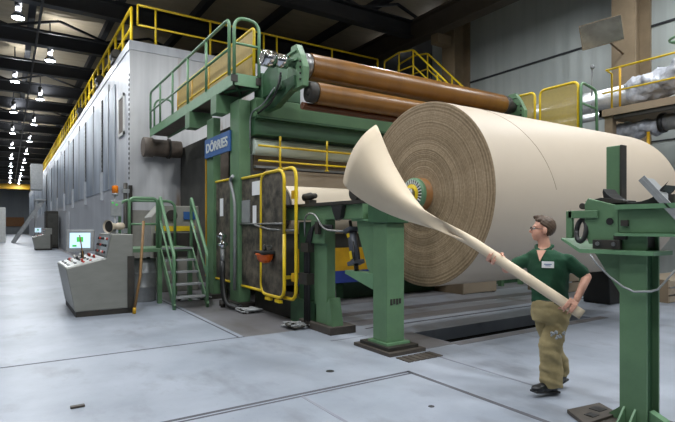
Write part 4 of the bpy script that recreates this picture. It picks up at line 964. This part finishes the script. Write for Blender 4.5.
# ================================================================== PAPER SHEET
def qb(a, b_, c, t): return a * (1 - t) ** 2 + b_ * 2 * t * (1 - t) + c * t * t
rowsT = [(377, 124, 6.45), (384, 143, 6.3), (394, 166, 6.15), (408, 189, 5.98), (425, 208, 5.8), (446, 224, 5.62), (472, 241, 5.42)]
rowsB = [(343, 184, 6.35), (352, 193, 6.2), (369, 205, 6.05), (392, 216, 5.92), (415, 227, 5.8), (438, 241, 5.64), (462, 254, 5.44)]
rowsM = [(354, 148, 6.0), (364, 166, 5.9), (379, 184, 5.82), (398, 200, 5.78), (420, 214, 5.7), (442, 229, 5.56), (467, 245.5, 5.38)]
NC = 26
tube_a, tube_b = at(430, 214, 5.332), at(582, 315, 4.662)
axis = (tube_b - tube_a).normalized(); e1 = axis.cross(Vector((0, 0, 1))).normalized(); e2 = e1.cross(axis)
def axd(px): return 5.05 + (494 - px) * .0044 + max(0, 425 - px) * .006
rowsT = [(a, b_, axd(a) + .10) for a, b_, c in rowsT]; rowsB = [(a, b_, axd(a) + .02) for a, b_, c in rowsB]; rowsM = [(a, b_, axd(a) - .12 - .12 * max(0, 1 - abs(i - 1) / 4)) for i, (a, b_, c) in enumerate(rowsM)]
grid = []
for i in range(7):
    T, B, Mi = at(*rowsT[i]), at(*rowsB[i]), at(*rowsM[i])
    row = [qb(T, Mi * 2 - (T + B) / 2, B, k / (NC - 1)) for k in range(NC)]
    wgt = max(0, (i - 3) / 3) ** 1.2
    if wgt > 0:
        c = (T + B) / 2
        tt = (c - tube_a).dot(axis); c = tube_a + axis * tt if i > 4 else c.lerp(tube_a + axis * tt, wgt)
        r = .058
        for k in range(NC):
            an = -PI / 2 + 2 * PI * 1.15 * k / (NC - 1) + R(40)
            pt = c + (e1 * math.cos(an) + e2 * math.sin(an)) * (r - .01 * k / NC)
            row[k] = row[k].lerp(pt, wgt)
    grid.append(row)
L0 = (grid[-1][0] - tube_a).dot(axis)
for j in range(1, 14):
    tt = L0 + ((tube_b - tube_a).length - L0) * j / 13; c = tube_a + axis * tt
    r = .058 - .004 * j / 13
    grid.append([c + (e1 * math.cos(-PI / 2 + 2 * PI * 1.15 * k / (NC - 1) + R(40)) + e2 * math.sin(-PI / 2 + 2 * PI * 1.15 * k / (NC - 1) + R(40))) * (r - .01 * k / NC) for k in range(NC)])
q = MB()
q.add([p for row in grid for p in row], [(i * NC + k, i * NC + k + 1, (i + 1) * NC + k + 1, (i + 1) * NC + k) for i in range(len(grid) - 1) for k in range(NC - 1)], True)
o = q.build('paper_sheet', M['paper'], None, at=tube_a)
ss = o.modifiers.new('smooth', 'SUBSURF'); ss.levels = ss.render_levels = 1
sd = o.modifiers.new('thick', 'SOLIDIFY'); sd.thickness = .004
tag(o, 'loose sheet of kraft paper flaring wide then rolled into a tube in the hands', 'paper')

# ================================================================== PERSON
PD = 5.1
base = at(545, 393, PD); base.z = 0
u_ = Vector((CS, -SN, 0)); v_ = Vector((SN, CS, 0))
PXM = PD / FPX
def J(px, py, dv=0.0):
    """joint from its place in the picture plane of the person plus depth dv (m, away)"""
    return base + u_ * ((px - 545) * PXM * (1 + dv / PD)) + v_ * dv + Vector((0, 0, EYE + (HOR - py) * PXM * (1 + dv / PD)))
per = thing('person', 'man in green polo shirt and khaki trousers holding the rolled paper tube', 'person', tuple(base))
class Blob(MB):
    def limb(s, pts, rads, n=16):
        for i in range(len(pts) - 1):
            for k in range(n + 1):
                t = k / n; s.ball(Vector(pts[i]).lerp(Vector(pts[i + 1]), t), rads[i] * (1 - t) + rads[i + 1] * t, seg=14, rings=9)
        return s
    def ell(s, c, ax, ay, az, rx, ry, rz):
        n = len(s.v); s.ball((0, 0, 0), 1, seg=20, rings=14)
        ax, ay, az = Vector(ax).normalized(), Vector(ay).normalized(), Vector(az).normalized()
        for i in range(n, len(s.v)):
            p = s.v[i]; s.v[i] = Vector(c) + ax * p.x * rx + ay * p.y * ry + az * p.z * rz
        return s
    def loft(s, secs, side, fwd, seg=20):
        """secs = [(centre, half width, half depth)] stacked along the body"""
        vs = []
        for i, (c, a, d) in enumerate(secs):
            sd_, fd = (side[i], fwd[i]) if isinstance(side, list) else (side, fwd)
            for k in range(seg):
                an = 2 * PI * k / seg; ca, sa = math.cos(an), math.sin(an)
                e = .85
                vs.append(Vector(c) + sd_ * a * math.copysign(abs(ca) ** e, ca) + fd * d * math.copysign(abs(sa) ** e, sa))
        n = len(secs)
        fs = [(i * seg + k, i * seg + (k + 1) % seg, (i + 1) * seg + (k + 1) % seg, (i + 1) * seg + k) for i in range(n - 1) for k in range(seg)]
        fs += [tuple(reversed(range(seg))), tuple((n - 1) * seg + k for k in range(seg))]
        return s.add(vs, fs, True)
def fuse(mb, name, m, parent, voxel, smooth=3, label=None):
    o = mb.build(name, m, parent)
    r = o.modifiers.new('fuse', 'REMESH'); r.mode = 'VOXEL'; r.voxel_size = voxel; r.use_smooth_shade = True
    s_ = o.modifiers.new('soft', 'SMOOTH'); s_.iterations = smooth; s_.factor = .5
    bpy.context.view_layer.update()
    me = bpy.data.meshes.new_from_object(o.evaluated_get(bpy.context.evaluated_depsgraph_get()))
    o.modifiers.clear(); o.data = me
    me.polygons.foreach_set('use_smooth', [True] * len(me.polygons))
    if not me.materials: me.materials.append(m)
    if label: o['label'] = label
    return o
UP = Vector((0, 0, 1))
# torso turned about 35 degrees to camera-left of facing the camera
fc = (-u_ * .62 - v_ * .78).normalized(); lf = UP.cross(fc).normalized()        # fc chest direction, lf the figure's own left
hips_f = (-u_ * .8 - v_ * .6).normalized(); hips_l = UP.cross(hips_f).normalized()
hf = (-u_ * .95 + v_ * .22 + UP * .08).normalized(); hl = UP.cross(hf).normalized(); hu = hf.cross(hl)
pel = J(549, 311, 0); waist = J(550, 297, 0); chest = J(549, 268, .02); neckb = J(545.5, 248.5, .03)
shL = J(565, 261, -.10); shR = J(530, 260, .13)
elL = J(580, 277, -.16); wrL = J(574, 295, -.22)
elR = J(512, 268, .16); wrR = J(502, 263, .10)
hipL = J(553, 314, .0) + hips_l * .08; hipR = J(549, 314, .0) - hips_l * .08
# near leg (figure's left) planted in front, rear leg pushing off
knL = J(546, 346, -.1); anL = J(548, 382, -.08)
knR = J(555, 347, .08); anR = J(566, 372, .16)
hc = J(543.5, 230, .03)
def body_core(s, g=0):
    s.loft([(pel - UP * .06, .155 + g, .11 + g), (pel + UP * .02, .155 + g, .112 + g), (waist, .155 + g, .115 + g), (waist.lerp(chest, .5), .165 + g, .125 + g), (chest, .185 + g, .13 + g),
            (chest + UP * .09, .19 + g, .12 + g), (neckb - UP * .045, .11 + g, .075 + g), (neckb + UP * .0, .07 + g, .07 + g)],
           [hips_l, hips_l, hips_l.lerp(lf, .3).normalized(), hips_l.lerp(lf, .7).normalized(), lf, lf, lf, lf], [hips_f, hips_f, hips_f.lerp(fc, .3).normalized(), hips_f.lerp(fc, .7).normalized(), fc, fc, fc, fc])
    return s
# hands around the tube
def hand(s, wrist, grip_pt, reach, palm_n, thumb_dir):
    """palm from the wrist to the tube, fingers curled round the tube axis through grip_pt"""
    c = Vector(grip_pt); rt = .06
    away = (wrist - c); away = (away - axis * away.dot(axis)).normalized()
    back = away; side_ = axis.cross(back).normalized()
    if side_.dot(reach) < 0: side_ = -side_
    # palm lies on the tube at direction back
    pc = c + back * (rt + .012)
    s.limb([wrist, wrist.lerp(pc, .55)], [.03, .03], 4)
    s.ell(pc, axis, side_, back, .043, .045, .016)
    for i, (off, ln) in enumerate(((-.033, .9), (-.011, 1.0), (.011, .96), (.033, .8))):
        pts = []
        for k in range(5):
            an = R(22 + 48 * k * ln)
            pts.append(c + axis * (off + .002 * k * (1 if off > 0 else -1)) + (back * math.cos(an) + side_ * math.sin(an)) * (rt + .011))
        s.limb(pts, [.0115, .011, .0105, .0095, .008], 4)
    tp = []
    for k in range(4):
        an = R(-18 - 34 * k); tp.append(c + axis * (thumb_dir * (.03 + .012 * k)) + (back * math.cos(an) + side_ * math.sin(an)) * (rt + .013))
    s.limb(tp, [.015, .014, .012, .0095], 4)
def tube_pt(p):
    return tube_a + axis * (p - tube_a).dot(axis)
gL = tube_pt(at(570, 306, 4.72)); gR = tube_pt(at(494, 257, 5.05))
wrL = gL + (J(577, 292, -.20) - gL).normalized() * .14
wrR = gR + (v_ * .6 + u_ * .75 - UP * .15).normalized() * .15
elR = J(514, 269, .20)
bd = Blob(); body_core(bd)
bd.limb([neckb - UP * .03, neckb + UP * .05, hc - UP * .06], [.066, .058, .058])
bd.limb([shL, elL, wrL], [.058, .045, .031]); bd.limb([shR, elR, wrR], [.056, .044, .031])
bd.limb([hipL, knL, anL], [.085, .058, .04]); bd.limb([hipR, knR, anR], [.085, .058, .04])
for an_, toe in ((anL, J(533, 389, -.16)), (anR, J(558, 381, .10))):
    bd.limb([an_ - UP * .03, an_.lerp(toe, .5) - UP * .02], [.03, .02])
hand(bd, wrL, gL, (-v_ - UP * .3), 0, -1)
hand(bd, wrR, gR, (-UP), 0, 1)
# head
bd.ell(hc + hu * .035 - hf * .015, hl, hf, hu, .076, .098, .088)
bd.ell(hc - hu * .035 + hf * .022, hl, hf, hu, .062, .076, .075)
bd.ell(hc - hu * .088 + hf * .052, hl, hf, hu, .032, .034, .026)
bd.limb([hc + hu * .018 + hf * .088, hc - hu * .022 + hf * .112, hc - hu * .03 + hf * .104], [.012, .016, .013], 4)
bd.ell(hc + hu * .03 + hf * .08, hl, hf, hu, .05, .016, .012)
bd.ell(hc - hu * .06 + hf * .085, hl, hf, hu, .026, .014, .006); bd.ell(hc - hu * .07 + hf * .083, hl, hf, hu, .022, .014, .007)
for s_ in (1, -1): bd.ell(hc - hu * .005 - hf * .012 + hl * .083 * s_, hl, hf, hu, .016, .024, .036)
fuse(bd, 'body', M['skin'], per, .0075, 2)
# hair: cap over the skull, short at the sides
hb = Blob()
for k in range(200):
    th = math.acos(1 - 2 * (k + .5) / 200); ph = k * 2.39996
    d = Vector((math.sin(th) * math.cos(ph), math.sin(th) * math.sin(ph), math.cos(th)))      # x side, y forward, z up
    lim = -.05 if d.y > .35 else (-.85 if d.y < -.15 else -.42)
    if d.y > .45 and d.z < .62: continue
    if d.z < lim: continue
    if abs(d.x) > .7 and d.y > .18 and d.z < .1: continue
    if abs(d.x) > .8 and -.28 < d.y and d.z < -.08: continue
    p = hc + hu * .035 - hf * .015 + hl * d.x * .080 + hf * d.y * .103 + hu * d.z * .094
    hb.ball(p, .017 if d.z < .5 else .021, seg=8, rings=6)
for k in range(6): hb.ball(hc + hf * (.075 - .012 * k) + hu * (.125 + .002 * k) + hl * (.01 * (k % 3 - 1)), .023, seg=8, rings=6)
fuse(hb, 'hair', M['hair'], per, .007, 2)
# eyes and spectacles
for s_ in (1, -1):
    MB().ball(hc + hu * .008 + hf * .083 + hl * .032 * s_, .012).build('eye', M['white'], per)
    MB().ball(hc + hu * .008 + hf * .0915 + hl * .033 * s_, .006).build('pupil', M['black'], per)
g = MB()
for s_ in (1, -1):
    c = hc + hu * .006 + hf * .107 + hl * .034 * s_
    g.tube([c + hl * .027 * math.cos(a) + hu * .019 * math.sin(a) for a in [2 * PI * k / 16 for k in range(17)]], .0032, 6)
    g.tube([c + hl * .027 * s_, hc + hu * .01 + hf * .07 + hl * .082 * s_, hc + hu * .01 - hf * .02 + hl * .086 * s_], .0035, 6)
g.tube([hc + hu * .008 + hf * .109 + hl * .009, hc + hu * .008 + hf * .109 - hl * .009], .003, 6)
g.build('glasses', M['black'], per, label='dark-rimmed glasses')
# polo shirt
sb = Blob()
G = .016
secs = [(waist - UP * .06, .165 + G, .122 + G), (waist, .16 + G, .12 + G), (waist.lerp(chest, .5), .168 + G, .128 + G), (chest, .188 + G, .134 + G), (chest + UP * .09, .192 + G, .124 + G), (neckb - UP * .045, .155 + G, .1 + G), (neckb - UP * .006, .088 + G, .076 + G)]
sb.loft(secs, [hips_l, hips_l.lerp(lf, .3).normalized(), hips_l.lerp(lf, .7).normalized(), lf, lf, lf, lf], [hips_f, hips_f.lerp(fc, .3).normalized(), hips_f.lerp(fc, .7).normalized(), fc, fc, fc, fc])
sb.limb([shL - lf * .02, shL.lerp(elL, .72)], [.074, .066]); sb.limb([shR + lf * .02, shR.lerp(elR, .45)], [.072, .066])
sh = fuse(sb, 'polo_shirt', M['shirt'], per, .012, 3)
cb = Blob()
for k in range(17):
    a = R(60 + 240 * k / 16 + 90 - 30)
    a = R(115 + 310 * k / 16)
    cb.ball(neckb + UP * (.026 - .045 * max(0, math.cos(a - R(90)))) + lf * .078 * math.cos(a) + fc * .075 * math.sin(a), .02, seg=8, rings=6)
fuse(cb, 'collar', M['shirt'], sh, .008, 1)
pl = [neckb + fc * .088 - UP * .012 + lf * .045, neckb + fc * .088 - UP * .012 - lf * .045, neckb + fc * .142 - UP * .12]
MB().add([p + fc * .015 for p in pl] + [p - fc * .03 for p in pl], [(0, 1, 2), (5, 4, 3), (0, 3, 4, 1), (1, 4, 5, 2), (2, 5, 3, 0)]).build('open_neck', M['skin'], sh, label='bare skin in the open neck of the shirt')
bc = chest + fc * (.134 + G + .002) + lf * .04 + UP * .045
bn = (fc + lf * .22 + UP * .1).normalized(); br = UP.cross(bn).normalized(); bu = bn.cross(br)
MB().obox(bc, br, bu, bn, .056, .032, .006).build('name_badge', M['notice'], sh, label='white name badge on the chest')
MB().obox(bc + bn * .007 + bu * .003, br, bu, bn, .035, .004, .0008).obox(bc + bn * .007 - bu * .012, br, bu, bn, .025, .003, .0008).build('badge_print', M['blue'], sh)
# trousers
tb = Blob(); G = .014
tb.loft([(pel - UP * .1, .155 + G, .12 + G), (pel, .160 + G, .122 + G), (waist - UP * .02, .158 + G, .12 + G)], hips_l, hips_f)
tb.limb([hipL, knL, anL + UP * .12], [.098, .11, .106]); tb.limb([hipR, knR, anR + UP * .12], [.098, .098, .084])
tb.tube([anL + UP * .16, anL + UP * .05, anL - UP * .045], [.106, .108, .104], 20); tb.tube([anR + UP * .16, anR + UP * .05, anR - UP * .03], [.085, .088, .086], 20)
tr = fuse(tb, 'trousers', M['trouser'], per, .011, 2)
def wrinkle(o, sx, sz, amp):
    for v in o.data.vertices:
        q_ = Vector((v.co.x * sx, v.co.y * sx, v.co.z * sz + v.co.x * 6))
        v.co += v.normal * (noise.noise(q_) * amp + noise.noise(q_ * 2.3) * amp * .5)
    o.data.update()
wrinkle(tr, 5, 11, .016); wrinkle(sh, 6, 8, .011)
MB().loft if False else None
bl = Blob(); bl.loft([(waist - UP * .045, .165 + G, .125 + G), (waist - UP * .02, .163 + G, .124 + G)], hips_l, hips_f)
bl.build('belt', M['soot'], tr)
pp = knL.lerp(hipL, .42) - u_ * .01
rnd = random.Random(2); q = MB()
tr.data.update()
for k in range(16):
    o_ = pp + u_ * rnd.uniform(-.065, .065) + UP * rnd.uniform(-.035, .03) - v_ * .6
    ok, loc, nor, _ = tr.ray_cast(o_ - org['person'], v_)
    if ok: q.ball(org['person'] + loc, .008 + .010 * rnd.random(), seg=8, rings=6)
q.build('paint_smear', M['cover'], tr, label='grey paint smear on the thigh')
# shoes
for nm, an_, toe, heel in (('l', anL, J(528, 389, -.16), J(554, 389, -.05)), ('r', anR, J(556, 383.5, .06), J(571, 377, .18))):
    s2 = Blob(); d = (toe - heel)
    ax = d.normalized(); sd2 = UP.cross(ax).normalized(); upv = ax.cross(sd2)
    s2.ell(heel.lerp(toe, .22) + upv * .02, ax, sd2, upv, .075, .045, .05)
    s2.ell(heel.lerp(toe, .55) + upv * .012, ax, sd2, upv, .11, .05, .052)
    s2.ell(heel.lerp(toe, .85) + upv * .0, ax, sd2, upv, .075, .052, .042)
    s2.limb([heel.lerp(toe, .15) + upv * .04, heel.lerp(toe, .15) + upv * .08], [.05, .048], 3)
    so = fuse(s2, 'shoe', M['shoe'], per, .009, 2)
    MB().obox(heel.lerp(toe, .5) - upv * .022, ax, sd2, upv, d.length * .5 + .02, .047, .012).build('sole', M['black'], so, .01)
